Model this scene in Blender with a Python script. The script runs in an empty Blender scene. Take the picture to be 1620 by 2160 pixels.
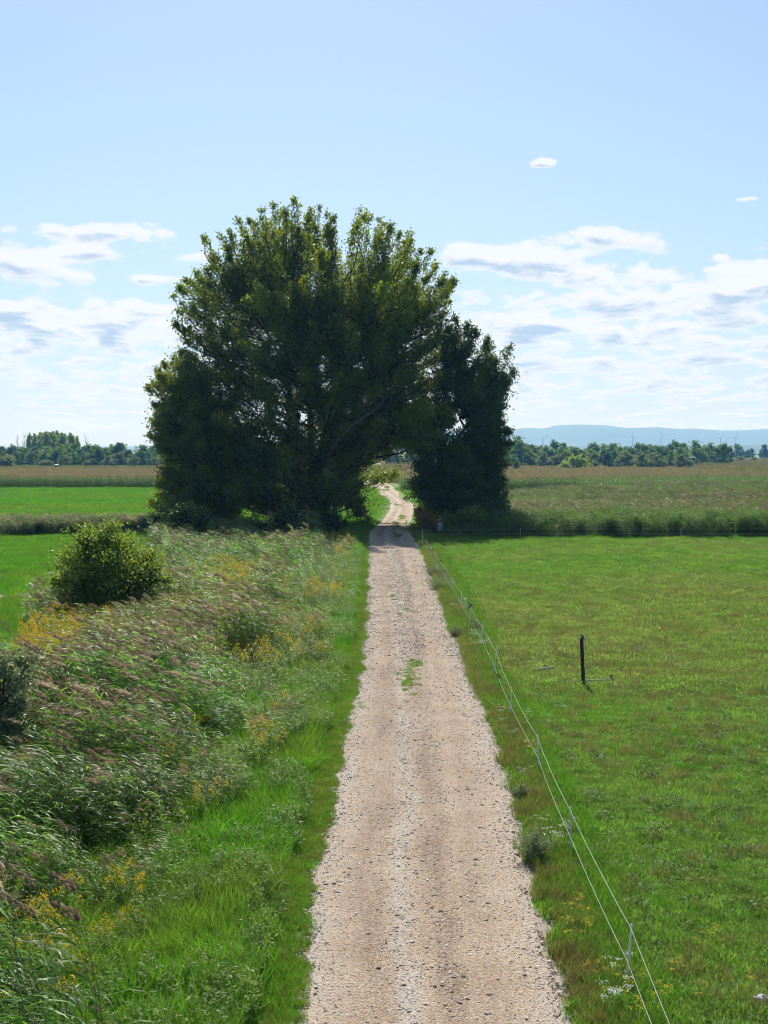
import bpy, bmesh, math, random
import numpy as np
from mathutils import Vector, Matrix, Euler
C = bpy.context.scene.collection
SC = bpy.context.scene
R = math.radians
# ---------------------------------------------------------------- camera
CAM_H = 8.0
PITCH = math.atan(130 / 3000)
cam = bpy.data.cameras.new('camera')
cam.sensor_fit = 'VERTICAL'; cam.sensor_height = 36; cam.lens = 50
cam.clip_start = 0.1; cam.clip_end = 40000
camo = bpy.data.objects.new('camera', cam); C.objects.link(camo)
camo.location = (0, 0, CAM_H); camo.rotation_euler = (R(90) - PITCH, 0, 0)
SC.camera = camo
# ---------------------------------------------------------------- render look
SC.view_settings.view_transform = 'Standard'; SC.view_settings.look = 'None'
SC.view_settings.gamma = 1; SC.view_settings.use_curve_mapping = False
SC.view_settings.exposure = 0.82
SC.cycles.max_bounces = 6; SC.cycles.diffuse_bounces = 3; SC.cycles.glossy_bounces = 2
SC.cycles.transmission_bounces = 4; SC.cycles.transparent_max_bounces = 6; SC.cycles.volume_bounces = 0
SC.cycles.use_denoising = True; SC.cycles.use_adaptive_sampling = False
SC.cycles.sample_clamp_indirect = 6; SC.cycles.filter_width = 1.1
# ---------------------------------------------------------------- sun
SUN_EL, SUN_AZ = R(43), R(-4)          # azimuth from +Y, positive to the right
sl = bpy.data.lights.new('sun', 'SUN'); sl.energy = 4.2; sl.angle = R(0.53); sl.color = (1, .955, .88)
so = bpy.data.objects.new('sun', sl); C.objects.link(so)
sd = Vector((math.sin(SUN_AZ) * math.cos(SUN_EL), math.cos(SUN_AZ) * math.cos(SUN_EL), math.sin(SUN_EL)))
so.rotation_euler = sd.to_track_quat('Z', 'Y').to_euler()
so.location = (0, 0, 60)


class NT:
    """small helper for node trees"""
    def __init__(s, tree):
        s.t = tree; s.n = tree.nodes; s.l = tree.links

    def node(s, typ, props=None, ins=None):
        n = s.n.new(typ)
        for k, v in (props or {}).items(): setattr(n, k, v)
        for k, v in (ins or {}).items():
            i = n.inputs[k]
            if isinstance(v, bpy.types.NodeSocket): s.l.new(v, i)
            else: i.default_value = v
        return n

    def m(s, op, a, b=0.0, c=None, clamp=False):
        ins = {0: a, 1: b}
        if c is not None: ins[2] = c
        return s.node('ShaderNodeMath', {'operation': op, 'use_clamp': clamp}, ins).outputs[0]

    def mix(s, f, a, b, blend='MIX'):
        n = s.n.new('ShaderNodeMix'); n.data_type = 'RGBA'; n.blend_type = blend
        for k, v in ((0, f), (6, a), (7, b)):
            if isinstance(v, bpy.types.NodeSocket): s.l.new(v, n.inputs[k])
            else: n.inputs[k].default_value = (*v, 1) if (k > 0 and len(v) == 3) else v
        return n.outputs[2]

    def ss(s, x, lo, hi, a=0.0, b=1.0):
        return s.node('ShaderNodeMapRange', {'interpolation_type': 'SMOOTHSTEP'}, {0: x, 1: lo, 2: hi, 3: a, 4: b}).outputs[0]

    def noise(s, vec, scale, detail=4, rough=.5, dist=0.0, lac=2.0):
        return s.node('ShaderNodeTexNoise', None, {'Vector': vec, 'Scale': scale, 'Detail': detail, 'Roughness': rough, 'Distortion': dist, 'Lacunarity': lac}).outputs[0]

    def xyz(s, x, y, z=0.0):
        return s.node('ShaderNodeCombineXYZ', None, {0: x, 1: y, 2: z}).outputs[0]


# ---------------------------------------------------------------- sky
W = bpy.data.worlds.new("World"); SC.world = W; W.use_nodes = True
W.node_tree.nodes.clear()
t = NT(W.node_tree)
sky = t.node('ShaderNodeTexSky', {'sky_type': 'NISHITA', 'sun_disc': False, 'sun_elevation': SUN_EL, 'sun_rotation': SUN_AZ,
                                  'altitude': 100, 'air_density': 1.0, 'dust_density': 0.7, 'ozone_density': 1.6})
tc = t.node('ShaderNodeTexCoord')
sp = t.node('ShaderNodeSeparateXYZ', None, {0: tc.outputs['Generated']})
X, Y, Z = sp.outputs
az = t.m('ARCTAN2', X, Y); el = Z
elp = t.m('MAXIMUM', el, 0.0)
# layered clouds: noise in a direction space that flattens towards the horizon
inv = t.m('DIVIDE', 1.0, t.m('ADD', elp, 0.05))
u = t.m('MULTIPLY', az, t.m('ADD', 11.0, t.m('MULTIPLY', inv, 0.5)))
v = t.m('MULTIPLY', t.m('LOGARITHM', t.m('ADD', elp, 0.045), 2.718281828), 6.4)
P1 = t.xyz(u, v, 3.7)
n1 = t.noise(P1, 2.2, 9, .6, .35)
P2 = t.xyz(u, t.m('ADD', v, 0.17), 3.7)
n2 = t.noise(P2, 2.2, 6, .56, .35)


def blob(px, py, rx, ry, amp):
    a = (px - 810) / 3000; e = (950 - py) / 3000
    dx = t.m('DIVIDE', t.m('SUBTRACT', az, a), rx / 3000)
    dy = t.m('DIVIDE', t.m('SUBTRACT', el, e), ry / 3000)
    q = t.m('ADD', t.m('MULTIPLY', dx, dx), t.m('MULTIPLY', dy, dy))
    g_ = t.m('MULTIPLY', t.m('EXPONENT', t.m('MULTIPLY', q, -1.0)), amp * 1.2)
    return g_, t.m('MULTIPLY', g_, t.m('MULTIPLY', t.m('ADD', dy, .15), -1.0))


blobs = [(120, 508, 110, 16, .42), (290, 508, 120, 24, .5), (180, 548, 90, 20, .38), (60, 575, 110, 34, .55), (180, 600, 70, 16, .3),
         (330, 597, 70, 14, .38), (440, 548, 60, 18, .3), (25, 668, 80, 22, .42), (300, 665, 120, 26, .34), (160, 705, 200, 30, .24),
         (1010, 545, 90, 34, .5), (1120, 555, 100, 36, .55), (1230, 505, 60, 20, .45), (1320, 528, 75, 24, .45),
         (1140, 366, 30, 13, .8), (1550, 447, 45, 9, .5), (1505, 560, 22, 8, .36), (1580, 545, 26, 6, .25), (1330, 595, 200, 26, .48),
         (1590, 600, 95, 34, .5), (1200, 640, 260, 24, .22), (1500, 640, 180, 26, .26), (1080, 690, 120, 28, .2), (1330, 700, 200, 40, .12)]
acc = under = None
for b in blobs:
    o, w_ = blob(*b); acc = o if acc is None else t.m('ADD', acc, o); under = w_ if under is None else t.m('ADD', under, w_)
low = t.m('MULTIPLY', t.ss(el, 0.118, 0.085), t.ss(el, 0.005, 0.05, .45, 1.0))
dens0 = t.m('ADD', t.m('MULTIPLY', t.m('SUBTRACT', n1, 0.5), 1.65), t.m('ADD', acc, t.m('MULTIPLY', low, 0.35)))
dens0 = t.m('SUBTRACT', dens0, t.ss(el, .14, .17, 0.0, .2))
dens = t.ss(dens0, 0.22, 0.46)
shade = t.m('MULTIPLY', t.ss(t.m('ADD', t.m('MULTIPLY', t.m('SUBTRACT', n2, 0.5), 2.0), t.m('ADD', t.m('MULTIPLY', under, 1.5), t.m('MULTIPLY', low, .1))), -0.06, 0.36), t.ss(dens0, 0.3, 0.75))
CL_WHITE = (7.7, 7.9, 8.15); CL_GREY = (3.9, 5.0, 6.7)
ccol = t.mix(shade, CL_WHITE, CL_GREY)
skyt = t.mix(1.0, sky.outputs[0], (.80, .872, .98), 'MULTIPLY')
# thin high veil: slight milky look near the horizon
skyc = t.mix(t.ss(el, 0.24, 0.0, .15, .55), skyt, (3.6, 5.1, 7.0))
fin = t.mix(t.m('MULTIPLY', dens, t.ss(el, -.01, 0.02, 0.35, .93)), skyc, ccol)
bg = t.node('ShaderNodeBackground', None, {0: fin, 1: 0.069})
t.l.new(bg.outputs[0], t.node('ShaderNodeOutputWorld').inputs[0])
W.cycles.sampling_method = 'MANUAL'; W.cycles.sample_map_resolution = 512


# ---------------------------------------------------------------- helpers
def G(px, py, z=0.0):
    """photo pixel -> point of the level z, in metres"""
    d = Vector(((px - 810) / 3000, (1080 - py) / 3000, -1.0))
    d.rotate(camo.rotation_euler)
    k = (z - CAM_H) / d.z
    return Vector((d.x * k, d.y * k, z))


def PX(px, py, y):
    """photo pixel -> point at the distance y"""
    d = Vector(((px - 810) / 3000, (1080 - py) / 3000, -1.0))
    d.rotate(camo.rotation_euler)
    k = y / d.y
    return Vector((d.x * k, y, CAM_H + d.z * k))


def tag(o, label=None, cat=None, group=None, kind=None):
    for k, vv in (('label', label), ('category', cat), ('group', group), ('kind', kind)):
        if vv: o[k] = vv
    return o


def link(name, me, parent=None, mats=()):
    for mm in mats: me.materials.append(mm)
    o = bpy.data.objects.new(name, me); C.objects.link(o)
    if parent: o.parent = parent
    return o


def empty(name, loc, rz=0):
    o = bpy.data.objects.new(name, None); C.objects.link(o)
    o.location = loc; o.rotation_euler = (0, 0, rz); o.empty_display_size = .3
    return o


class MB:
    """gathers numpy pieces into one mesh: verts, faces of 3 or 4 corners, material index, tint per face"""
    def __init__(s): s.v = []; s.q = []; s.n = 0

    def add(s, v, f, mat=0, tint=0.5):
        v = np.asarray(v, np.float32).reshape(-1, 3); f = np.asarray(f, np.int64)
        k = len(f)
        tt = np.full(k, tint, np.float32) if np.isscalar(tint) else np.asarray(tint, np.float32)
        s.v.append(v); s.q.append((f + s.n, np.full(k, mat, np.int32), tt)); s.n += len(v)
        return s

    def mesh(s, name, smooth=False):
        me = bpy.data.meshes.new(name)
        v = np.concatenate(s.v); me.vertices.add(len(v)); me.vertices.foreach_set('co', v.ravel())
        tot = np.concatenate([np.full(len(f), f.shape[1], np.int32) for f, _, _ in s.q])
        idx = np.concatenate([f.ravel() for f, _, _ in s.q]).astype(np.int32)
        me.loops.add(len(idx)); me.loops.foreach_set('vertex_index', idx)
        me.polygons.add(len(tot)); st = np.zeros(len(tot), np.int32); st[1:] = np.cumsum(tot)[:-1]
        me.polygons.foreach_set('loop_start', st)
        me.polygons.foreach_set('material_index', np.concatenate([a for _, a, _ in s.q]))
        if smooth: me.polygons.foreach_set('use_smooth', np.ones(len(tot), bool))
        at = me.attributes.new('tint', 'FLOAT', 'FACE'); at.data.foreach_set('value', np.concatenate([a for _, _, a in s.q]))
        me.update(calc_edges=True)
        return me


def norm(a): return a / np.maximum(np.linalg.norm(a, axis=-1, keepdims=True), 1e-9)


def ribbons(P, Wd, S):
    """P (N,K,3) centre lines, Wd (N,K) widths, S (N,3) side directions"""
    N, K = P.shape[:2]
    L = P - S[:, None, :] * Wd[..., None] * .5; Rr = P + S[:, None, :] * Wd[..., None] * .5
    v = np.stack([L, Rr], 2).reshape(-1, 3)
    b = (np.arange(N) * K * 2)[:, None] + (np.arange(K - 1) * 2)[None, :]
    f = np.stack([b, b + 1, b + 3, b + 2], -1).reshape(-1, 4)
    return v, f


def leaves(c, d, n, L, Wd):
    """rhombic leaf faces"""
    w = norm(np.cross(d, n)); L = np.asarray(L)[:, None]; Wd = np.asarray(Wd)[:, None]
    v = np.stack([c - d * L * .5, c + w * Wd * .5 - d * L * .08, c + d * L * .5, c - w * Wd * .5 - d * L * .08], 1).reshape(-1, 3)
    f = np.arange(len(c) * 4).reshape(-1, 4)
    return v, f


def tube(pts, rad, sides=6, cap=True):
    pts = np.asarray(pts, float); rad = np.asarray(rad, float) * np.ones(len(pts))
    T = norm(np.gradient(pts, axis=0))
    ref = np.array([0.31, .93, .2]); 
    A = norm(np.cross(T, ref)); B = np.cross(T, A)
    a = np.linspace(0, 2 * np.pi, sides, endpoint=False)
    v = pts[:, None] + rad[:, None, None] * (np.cos(a)[None, :, None] * A[:, None] + np.sin(a)[None, :, None] * B[:, None])
    K = len(pts); i = np.arange(K - 1)[:, None] * sides; j = np.arange(sides)[None]; j2 = (j + 1) % sides
    f = np.stack([i + j, i + j2, i + sides + j2, i + sides + j], -1).reshape(-1, 4)
    v = v.reshape(-1, 3)
    if cap:
        v = np.concatenate([v, pts[:1], pts[-1:]])
        c0, c1 = K * sides, K * sides + 1; j = np.arange(sides); j2 = (j + 1) % sides
        e = (K - 1) * sides
        f = np.concatenate([f, np.stack([np.full(sides, c0), j2, j, np.full(sides, c0)], -1)[:, [0, 1, 2, 2]],
                            np.stack([np.full(sides, c1), e + j, e + j2, e + j2], -1)])
        # degenerate quads are trimmed below as triangles
    return v, f


def add_tube(mb, pts, rad, sides=6, mat=0, tint=.5):
    v, f = tube(pts, rad, sides)
    k = len(f) - 2 * sides
    mb.add(v, f[:k], mat, tint)
    base = mb.n - len(v)
    tri = f[k:, :3] + base
    mb.q.append((tri, np.full(len(tri), mat, np.int32), np.full(len(tri), tint, np.float32)))


BOXF = np.array([[0, 3, 2, 1], [4, 5, 6, 7], [0, 1, 5, 4], [1, 2, 6, 5], [2, 3, 7, 6], [3, 0, 4, 7]])


def add_box(mb, c, s, mat=0, rot=None, taper=1.0, tint=.5):
    s = np.array(s) / 2
    v = np.array([[-1, -1, -1], [1, -1, -1], [1, 1, -1], [-1, 1, -1], [-1, -1, 1], [1, -1, 1], [1, 1, 1], [-1, 1, 1]], float) * s
    v[4:, :2] *= taper
    if rot is not None: v = v @ np.array(Euler(rot).to_matrix()).T
    mb.add(v + np.array(c), BOXF, mat, tint)


def bevel(o, w=.01, seg=2):
    md = o.modifiers.new('bevel', 'BEVEL'); md.width = w; md.segments = seg; md.limit_method = 'ANGLE'
    return o


def hash_noise(seed, cell):
    rg = np.random.RandomState(seed); tab = rg.rand(256, 256)
    def f(x, y):
        x = np.asarray(x) / cell + 1000.0; y = np.asarray(y) / cell + 1000.0
        xi = np.floor(x).astype(int); yi = np.floor(y).astype(int); fx = x - xi; fy = y - yi
        fx = fx * fx * (3 - 2 * fx); fy = fy * fy * (3 - 2 * fy)
        g = lambda a, b: tab[a % 256, b % 256]
        return (g(xi, yi) * (1 - fx) + g(xi + 1, yi) * fx) * (1 - fy) + (g(xi, yi + 1) * (1 - fx) + g(xi + 1, yi + 1) * fx) * fy
    return f


# ---------------------------------------------------------------- materials
def new_mat(name):
    m = bpy.data.materials.new(name); m.use_nodes = True; m.node_tree.nodes.clear()
    return m, NT(m.node_tree)


def leaf_mat(name, c0, c1, trans=.45, tcol=(1.25, 1.35, .55), rough=.45, spec=.16, inst=False, c2=None, rand=.25):
    """leaf: tint 0..1 goes c0 -> c1 (-> c2 by the scatter's own patchiness); light also passes through the blade"""
    m, t = new_mat(name)
    ti = t.node('ShaderNodeAttribute', {'attribute_name': 'tint', 'attribute_type': 'GEOMETRY'}).outputs['Fac']
    col = t.mix(ti, c0, c1)
    if inst:
        pt = t.node('ShaderNodeAttribute', {'attribute_name': 'ptint', 'attribute_type': 'INSTANCER'}).outputs['Fac']
        if c2: col = t.mix(pt, col, c2)
        rd = t.node('ShaderNodeAttribute', {'attribute_name': 'prnd', 'attribute_type': 'INSTANCER'}).outputs['Fac']
        col = t.mix(1.0, col, t.node('ShaderNodeCombineColor', None, {0: t.m('ADD', 1 - rand, t.m('MULTIPLY', rd, 2 * rand)), 1: t.m('ADD', 1 - rand, t.m('MULTIPLY', rd, 2 * rand)), 2: t.m('ADD', 1 - rand, t.m('MULTIPLY', rd, 2 * rand))}).outputs[0], 'MULTIPLY')
    p = t.node('ShaderNodeBsdfPrincipled', None, {'Base Color': col, 'Roughness': rough, 'Specular IOR Level': spec})
    tr = t.node('ShaderNodeBsdfTranslucent', None, {'Color': t.mix(1.0, col, tcol, 'MULTIPLY')})
    s = t.node('ShaderNodeMixShader', None, {0: trans, 1: p.outputs[0], 2: tr.outputs[0]})
    t.l.new(s.outputs[0], t.node('ShaderNodeOutputMaterial').inputs[0])
    return m


def plain_mat(name, c, rough=.7, c2=None, scale=8, bump=0.0, spec=.4, stretch=(1, 1, 1), metal=0.0):
    m, t = new_mat(name)
    tc = t.node('ShaderNodeTexCoord')
    vec = t.node('ShaderNodeVectorMath', {'operation': 'MULTIPLY'}, {0: tc.outputs['Object'], 1: stretch}).outputs[0]
    n = t.noise(vec, scale, 6, .6)
    col = t.mix(t.ss(n, .3, .7), c, c2 or tuple(x * .7 for x in c))
    p = t.node('ShaderNodeBsdfPrincipled', None, {'Base Color': col, 'Roughness': rough, 'Specular IOR Level': spec, 'Metallic': metal})
    if bump:
        b = t.node('ShaderNodeBump', None, {'Strength': bump, 'Distance': .05, 'Height': n}); t.l.new(b.outputs[0], p.inputs['Normal'])
    t.l.new(p.outputs[0], t.node('ShaderNodeOutputMaterial').inputs[0])
    return m


def field_mat(name, cols, scales=(.02, .25, 2.5), stretch=(1, 1, 1), bump=.6, bscale=6.0):
    """ground cover colour: three colours mixed by noise of three sizes"""
    m, t = new_mat(name)
    g = t.node('ShaderNodeNewGeometry').outputs['Position']
    vec = t.node('ShaderNodeVectorMath', {'operation': 'MULTIPLY'}, {0: g, 1: stretch}).outputs[0]
    a = t.noise(vec, scales[0], 4, .55); b = t.noise(vec, scales[1], 5, .6); c = t.noise(vec, scales[2], 5, .65)
    col = t.mix(t.ss(t.m('ADD', t.m('MULTIPLY', a, .6), t.m('MULTIPLY', b, .4)), .38, .62), cols[0], cols[1])
    col = t.mix(t.ss(t.m('ADD', t.m('MULTIPLY', c, .6), t.m('MULTIPLY', b, .4)), .5, .66), col, cols[2])
    p = t.node('ShaderNodeBsdfPrincipled', None, {'Base Color': col, 'Roughness': .9, 'Specular IOR Level': .15})
    bb = t.node('ShaderNodeBump', None, {'Strength': bump, 'Distance': .12, 'Height': t.noise(g, bscale, 6, .7)})
    t.l.new(bb.outputs[0], p.inputs['Normal'])
    t.l.new(p.outputs[0], t.node('ShaderNodeOutputMaterial').inputs[0])
    return m


GRN = leaf_mat('grass_blades', (.095, .185, .035), (.185, .295, .062), .56, tcol=(1.1, 1.4, .55), rough=.45, spec=.22, inst=True, c2=(.26, .255, .115), rand=.36)
LUSH = leaf_mat('lush_grass', (.065, .18, .016), (.135, .28, .034), .52, tcol=(1.1, 1.4, .55), rough=.5, spec=.14, inst=True, c2=(.20, .21, .06), rand=.25)
DRY = leaf_mat('dry_grass', (.22, .165, .07), (.34, .27, .13), .35, tcol=(1.1, 1.0, .7), inst=True, c2=(.17, .21, .05), rand=.3)
WEED = leaf_mat('weed_leaves', (.06, .145, .018), (.135, .24, .036), .45, rough=.5, spec=.12, inst=True, c2=(.20, .23, .05), rand=.3)
WEEDG = leaf_mat('shiny_weed_leaves', (.05, .115, .02), (.11, .19, .04), .35, rough=.5, spec=.1, inst=True, c2=(.16, .19, .05), rand=.3)
REEDL = leaf_mat('reed_leaves', (.062, .18, .02), (.165, .32, .045), .55, tcol=(1.35, 1.5, .5), rough=.42, spec=.17, inst=True, c2=(.15, .22, .04), rand=.45)
REEDD = leaf_mat('dark_reed_leaves', (.045, .115, .018), (.11, .205, .035), .5, tcol=(1.2, 1.4, .5), rough=.55, spec=.08, inst=True, c2=(.15, .17, .055), rand=.34)
REEDS = leaf_mat('reed_stems', (.10, .11, .05), (.20, .18, .11), .1, rough=.5, inst=True, rand=.2)
PLUME = leaf_mat('reed_plumes', (.15, .10, .06), (.44, .36, .265), .48, tcol=(1.1, 1.0, .9), rough=.8, spec=.1, inst=True, rand=.45)
YEL = leaf_mat('yellow_flowers', (.55, .37, .015), (.78, .56, .04), .3, tcol=(1, 1, .6), rough=.7, inst=True, rand=.2)
WHT = leaf_mat('white_flowers', (.5, .5, .45), (.7, .7, .66), .3, tcol=(1, 1, 1), rough=.7, inst=True, rand=.15)
CORN = leaf_mat('corn_leaves', (.06, .13, .018), (.12, .20, .03), .5, rough=.5, spec=.15, inst=True, rand=.25)
TASS = leaf_mat('corn_tassels', (.30, .24, .11), (.42, .32, .17), .3, tcol=(1, 1, 1), rough=.8, inst=True, rand=.2)


# ---------------------------------------------------------------- ground, fields, road
def ground_z(x, y):
    """level of the land: road bed at 0, a ditch with reeds to the left, pasture slightly lower to the right"""
    x = np.asarray(x, float); y = np.asarray(y, float)
    s = lambda a, lo, hi: (lambda q: q * q * (3 - 2 * q))(np.clip((a - lo) / (hi - lo), 0, 1))
    near = 1 - s(y, 135, 175)
    l = s(-x, 1.9, 5.5) * (1 - s(-x, 13, 19)) * -.75 + s(-x, 13, 19) * -.25
    r = s(x, 3.6, 6.5) * -.22
    bump = .05 * np.sin(x * .9 + y * .31) * s(np.abs(x - .9), 3.2, 6) + .04 * np.sin(y * .77 - x * .6) * s(np.abs(x - .9), 3.2, 6)
    return (l + r) * near + bump * near - .03


def sheet(name, poly_rows, mat, z=None, kind='structure', lift=0.0):
    """strip between a left and a right border given row by row: [(xl, xr, y)], cut fine across"""
    pass


def axis_pts(lo, mid, hi, fine, n):
    a = np.arange(-mid, mid + fine, fine)
    k = np.geomspace(1, (hi - mid) / fine, n) * fine
    return np.unique(np.concatenate([-(mid + k)[::-1], a, mid + k]))


xs = axis_pts(0, 30, 14000, .5, 40)
ys = np.unique(np.concatenate([np.arange(-30, 180, 1.0), 180 + np.geomspace(1, 13400, 60), [-200, -90, -50]]))
gx, gy = np.meshgrid(xs, ys)
gz = ground_z(gx, gy)
K = len(xs); i = (np.arange(len(ys) - 1)[:, None] * K + np.arange(K - 1)[None]).ravel()
GM = field_mat('pasture_soil_and_sward', ((.09, .16, .035), (.13, .18, .05), (.16, .14, .07)), (.05, .5, 5))
mb = MB().add(np.stack([gx, gy, gz], -1).reshape(-1, 3), np.stack([i, i + 1, i + K + 1, i + K], -1))
tag(link('ground', mb.mesh('ground', True), None, [GM]), 'green pasture land right of the gravel road and all round it', 'ground', kind='structure')

# gravel road: borders read off the photo row by row, in metres
rows = [(12, -1.3, 2.6), (20, -1.29, 2.68), (26, -1.3, 2.78), (37, -1.18, 3.05), (44, -1.02, 3.08), (53, -.86, 3.1), (68, -.88, 3.18), (90, -1.06, 3.18), (110, -1.3, 3.1), (122, -1.45, 3.0)]
for py, xl, xr in ((1120, 781, 868), (1102, 802, 868), (1090, 812, 872), (1076, 822, 877), (1061, 824, 873), (1052, 816, 864), (1045, 804, 853), (1037, 797, 842), (1030, 793, 833), (1023, 789, 823), (1017, 788, 818)):
    a, b = G(xl, py), G(xr, py); rows.append((a.y, a.x, b.x))
rows.append((362, -5.2, -2.2)); rows.append((380, -8, -5.5)); rows.append((420, -16, -14))
rows = np.array(rows)
_en = hash_noise(11, 1.4); _en2 = hash_noise(12, .35)


def road_edges(y, rag=True):
    y = np.asarray(y, float)
    xl = np.interp(y, rows[:, 0], rows[:, 1]); xr = np.interp(y, rows[:, 0], rows[:, 2])
    if rag:
        xl = xl + (_en(y, 0 * y) - .5) * .26 + (_en2(y, 0 * y) - .5) * .16
        xr = xr + (_en(y, 0 * y + 77) - .5) * .26 + (_en2(y, 0 * y + 50) - .5) * .16
    return xl, xr


ry = np.concatenate([np.arange(8, 130, .25), np.arange(130, 420, 1.0)])
xl, xr = road_edges(ry)
NW = 17
f = np.linspace(0, 1, NW)[None]
rx = xl[:, None] * (1 - f) + xr[:, None] * f
crown = .035 * np.sin(np.pi * f) - .022 * np.exp(-((f - .27) / .09) ** 2) - .03 * np.exp(-((f - .66) / .09) ** 2)
rz = .012 + crown - .05 * (np.abs(f - .5) > .49) + 0 * rx
i = (np.arange(len(ry) - 1)[:, None] * NW + np.arange(NW - 1)[None]).ravel()
# road material: worn tracks, pale loose stones on the crown and the edges
RM, t = new_mat('gravel')
geo = t.node('ShaderNodeNewGeometry').outputs['Position']
ta = t.node('ShaderNodeAttribute', {'attribute_name': 'across', 'attribute_type': 'GEOMETRY'}).outputs['Fac']
st = t.node('ShaderNodeVectorMath', {'operation': 'MULTIPLY'}, {0: geo, 1: (1, .14, 1)}).outputs[0]
wob = t.m('ADD', ta, t.m('MULTIPLY', t.m('SUBTRACT', t.noise(st, .9, 3), .5), .12))
g = lambda c, w: t.m('EXPONENT', t.m('MULTIPLY', t.m('POWER', t.m('DIVIDE', t.m('SUBTRACT', wob, c), w), 2.0), -1.0))
patch = t.ss(t.noise(st, 1.1, 4, .6), .35, .7)
patch2 = t.ss(t.noise(geo, .55, 5, .6), .38, .66)
brown = t.m('MULTIPLY', t.m('ADD', t.m('MULTIPLY', g(.26, .11), .95), t.m('ADD', t.m('MULTIPLY', g(.55, .075), 1.3), t.m('MULTIPLY', g(.74, .07), .5)), clamp=True), t.m('ADD', .22, t.m('MULTIPLY', patch, .78)), clamp=True)
col = t.mix(t.m('MULTIPLY', patch2, .9), (.50, .378, .25), (.41, .282, .17))
col = t.mix(t.m('MULTIPLY', brown, .95), col, (.20, .112, .055))
pale = t.m('MULTIPLY', t.m('ADD', g(.40, .05), t.m('ADD', g(.0, .12), g(1.0, .12)), clamp=True), t.ss(t.noise(st, 2.0, 4, .6), .3, .65))
col = t.mix(t.m('MULTIPLY', pale, .85), col, (.52, .47, .41))
gw_ = t.node('ShaderNodeVectorMath', {'operation': 'MULTIPLY_ADD'}, {0: t.node('ShaderNodeTexNoise', None, {'Vector': geo, 'Scale': 9.0, 'Detail': 3.0}).outputs['Color'], 1: (.09, .09, .09), 2: geo}).outputs[0]
vo1 = t.node('ShaderNodeTexVoronoi', {'feature': 'F1'}, {'Vector': gw_, 'Scale': 31.0})
vo2 = t.node('ShaderNodeTexVoronoi', {'feature': 'F1'}, {'Vector': gw_, 'Scale': 70.0})
sep = t.node('ShaderNodeSeparateColor', None, {0: vo1.outputs['Color']}).outputs
sep2 = t.node('ShaderNodeSeparateColor', None, {0: vo2.outputs['Color']}).outputs
col = t.mix(t.m('MULTIPLY', t.ss(sep[0], .62, .9), .6), col, (.52, .47, .41))
col = t.mix(t.m('MULTIPLY', t.ss(sep[1], .8, .97), .65), col, (.15, .115, .085))
col = t.mix(t.m('MULTIPLY', t.ss(sep2[0], .55, .95), .4), col, (.53, .46, .38))
col = t.mix(t.m('MULTIPLY', t.ss(sep2[1], .75, .97), .5), col, (.18, .13, .09))
hgt = t.m('ADD', t.m('MULTIPLY', vo1.outputs['Distance'], -1.2), t.m('ADD', t.m('MULTIPLY', vo2.outputs['Distance'], -.6), t.m('MULTIPLY', t.noise(geo, 3.0, 6, .6), .8)))
bp = t.node('ShaderNodeBump', None, {'Strength': .9, 'Distance': .03, 'Height': hgt})
pb = t.node('ShaderNodeBsdfPrincipled', None, {'Base Color': col, 'Roughness': .92, 'Specular IOR Level': .2, 'Normal': bp.outputs[0]})
t.l.new(pb.outputs[0], t.node('ShaderNodeOutputMaterial').inputs[0])
me = MB().add(np.stack([rx, ry[:, None] + 0 * rx, rz], -1).reshape(-1, 3), np.stack([i, i + 1, i + NW + 1, i + NW], -1)).mesh('gravel_road', True)
at = me.attributes.new('across', 'FLOAT', 'POINT'); at.data.foreach_set('value', (f + 0 * rx).ravel().astype(np.float32))
tag(link('gravel_road', me, None, [RM]), 'pale stony gravel road running straight to the trees then winding', 'road', kind='structure')


def flat(name, pts, mat, z, label, cat):
    """a level sheet with a free outline, given in order"""
    bm = bmesh.new(); vs = [bm.verts.new((p[0], p[1], z)) for p in pts]
    bmesh.ops.triangle_fill(bm, use_beauty=True, edges=[bm.edges.new((vs[k], vs[(k + 1) % len(vs)])) for k in range(len(vs))])
    for fc in bm.faces:
        if fc.normal.z < 0: fc.normal_flip()
    me = bpy.data.meshes.new(name); bm.to_mesh(me); bm.free()
    return tag(link(name, me, None, [mat]), label, cat, kind='structure')


MEAD = field_mat('meadow_green', ((.09, .19, .018), (.12, .22, .025), (.16, .21, .045)), (.03, .2, 2.2), (1, .5, 1))
flat('meadow_field', [(-300, 172), (-9, 172), (-6, 300), (-300, 300)], MEAD, .06, 'bright green meadow between the reed strip and the corn on the left', 'meadow')
flat('grass_field', [(7, 185), (140, 262), (140, 300), (3.2, 300), (2.5, 240)], MEAD, .05, 'strip of green grass in front of the corn on the right', 'field')
STUB = field_mat('far_yellow_green', ((.21, .22, .07), (.25, .25, .08), (.27, .21, .10)), (.006, .05, .4), (.25, 1.6, 1))
flat('crop_field', [(-600, 410), (-8, 410), (-8, 760), (-600, 760)], STUB, .07, 'yellowish green fields between the corn and the far wood on the left', 'field')
STUB2 = field_mat('far_tan_marsh', ((.20, .155, .08), (.15, .15, .06), (.22, .20, .09)), (.006, .06, .5), (.3, 1.8, 1))
flat('marsh_field', [(-5, 395), (900, 330), (1500, 1480), (-5, 1480)], STUB2, .09, 'tan and olive marsh fields reaching to the far wood on the right', 'field')
RAPE = field_mat('far_mustard', ((.32, .28, .03), (.26, .26, .04), (.22, .22, .05)), (.01, .1, .6), (.4, 2, 1))
flat('mustard_field', [(52, 560), (115, 520), (160, 560), (90, 640), (55, 640)], RAPE, .12, 'narrow yellow flowering strip beyond the corn on the right', 'field')
MUD = field_mat('reed_bed_soil', ((.05, .045, .022), (.045, .06, .02), (.07, .055, .03)), (.1, .6, 4))
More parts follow.
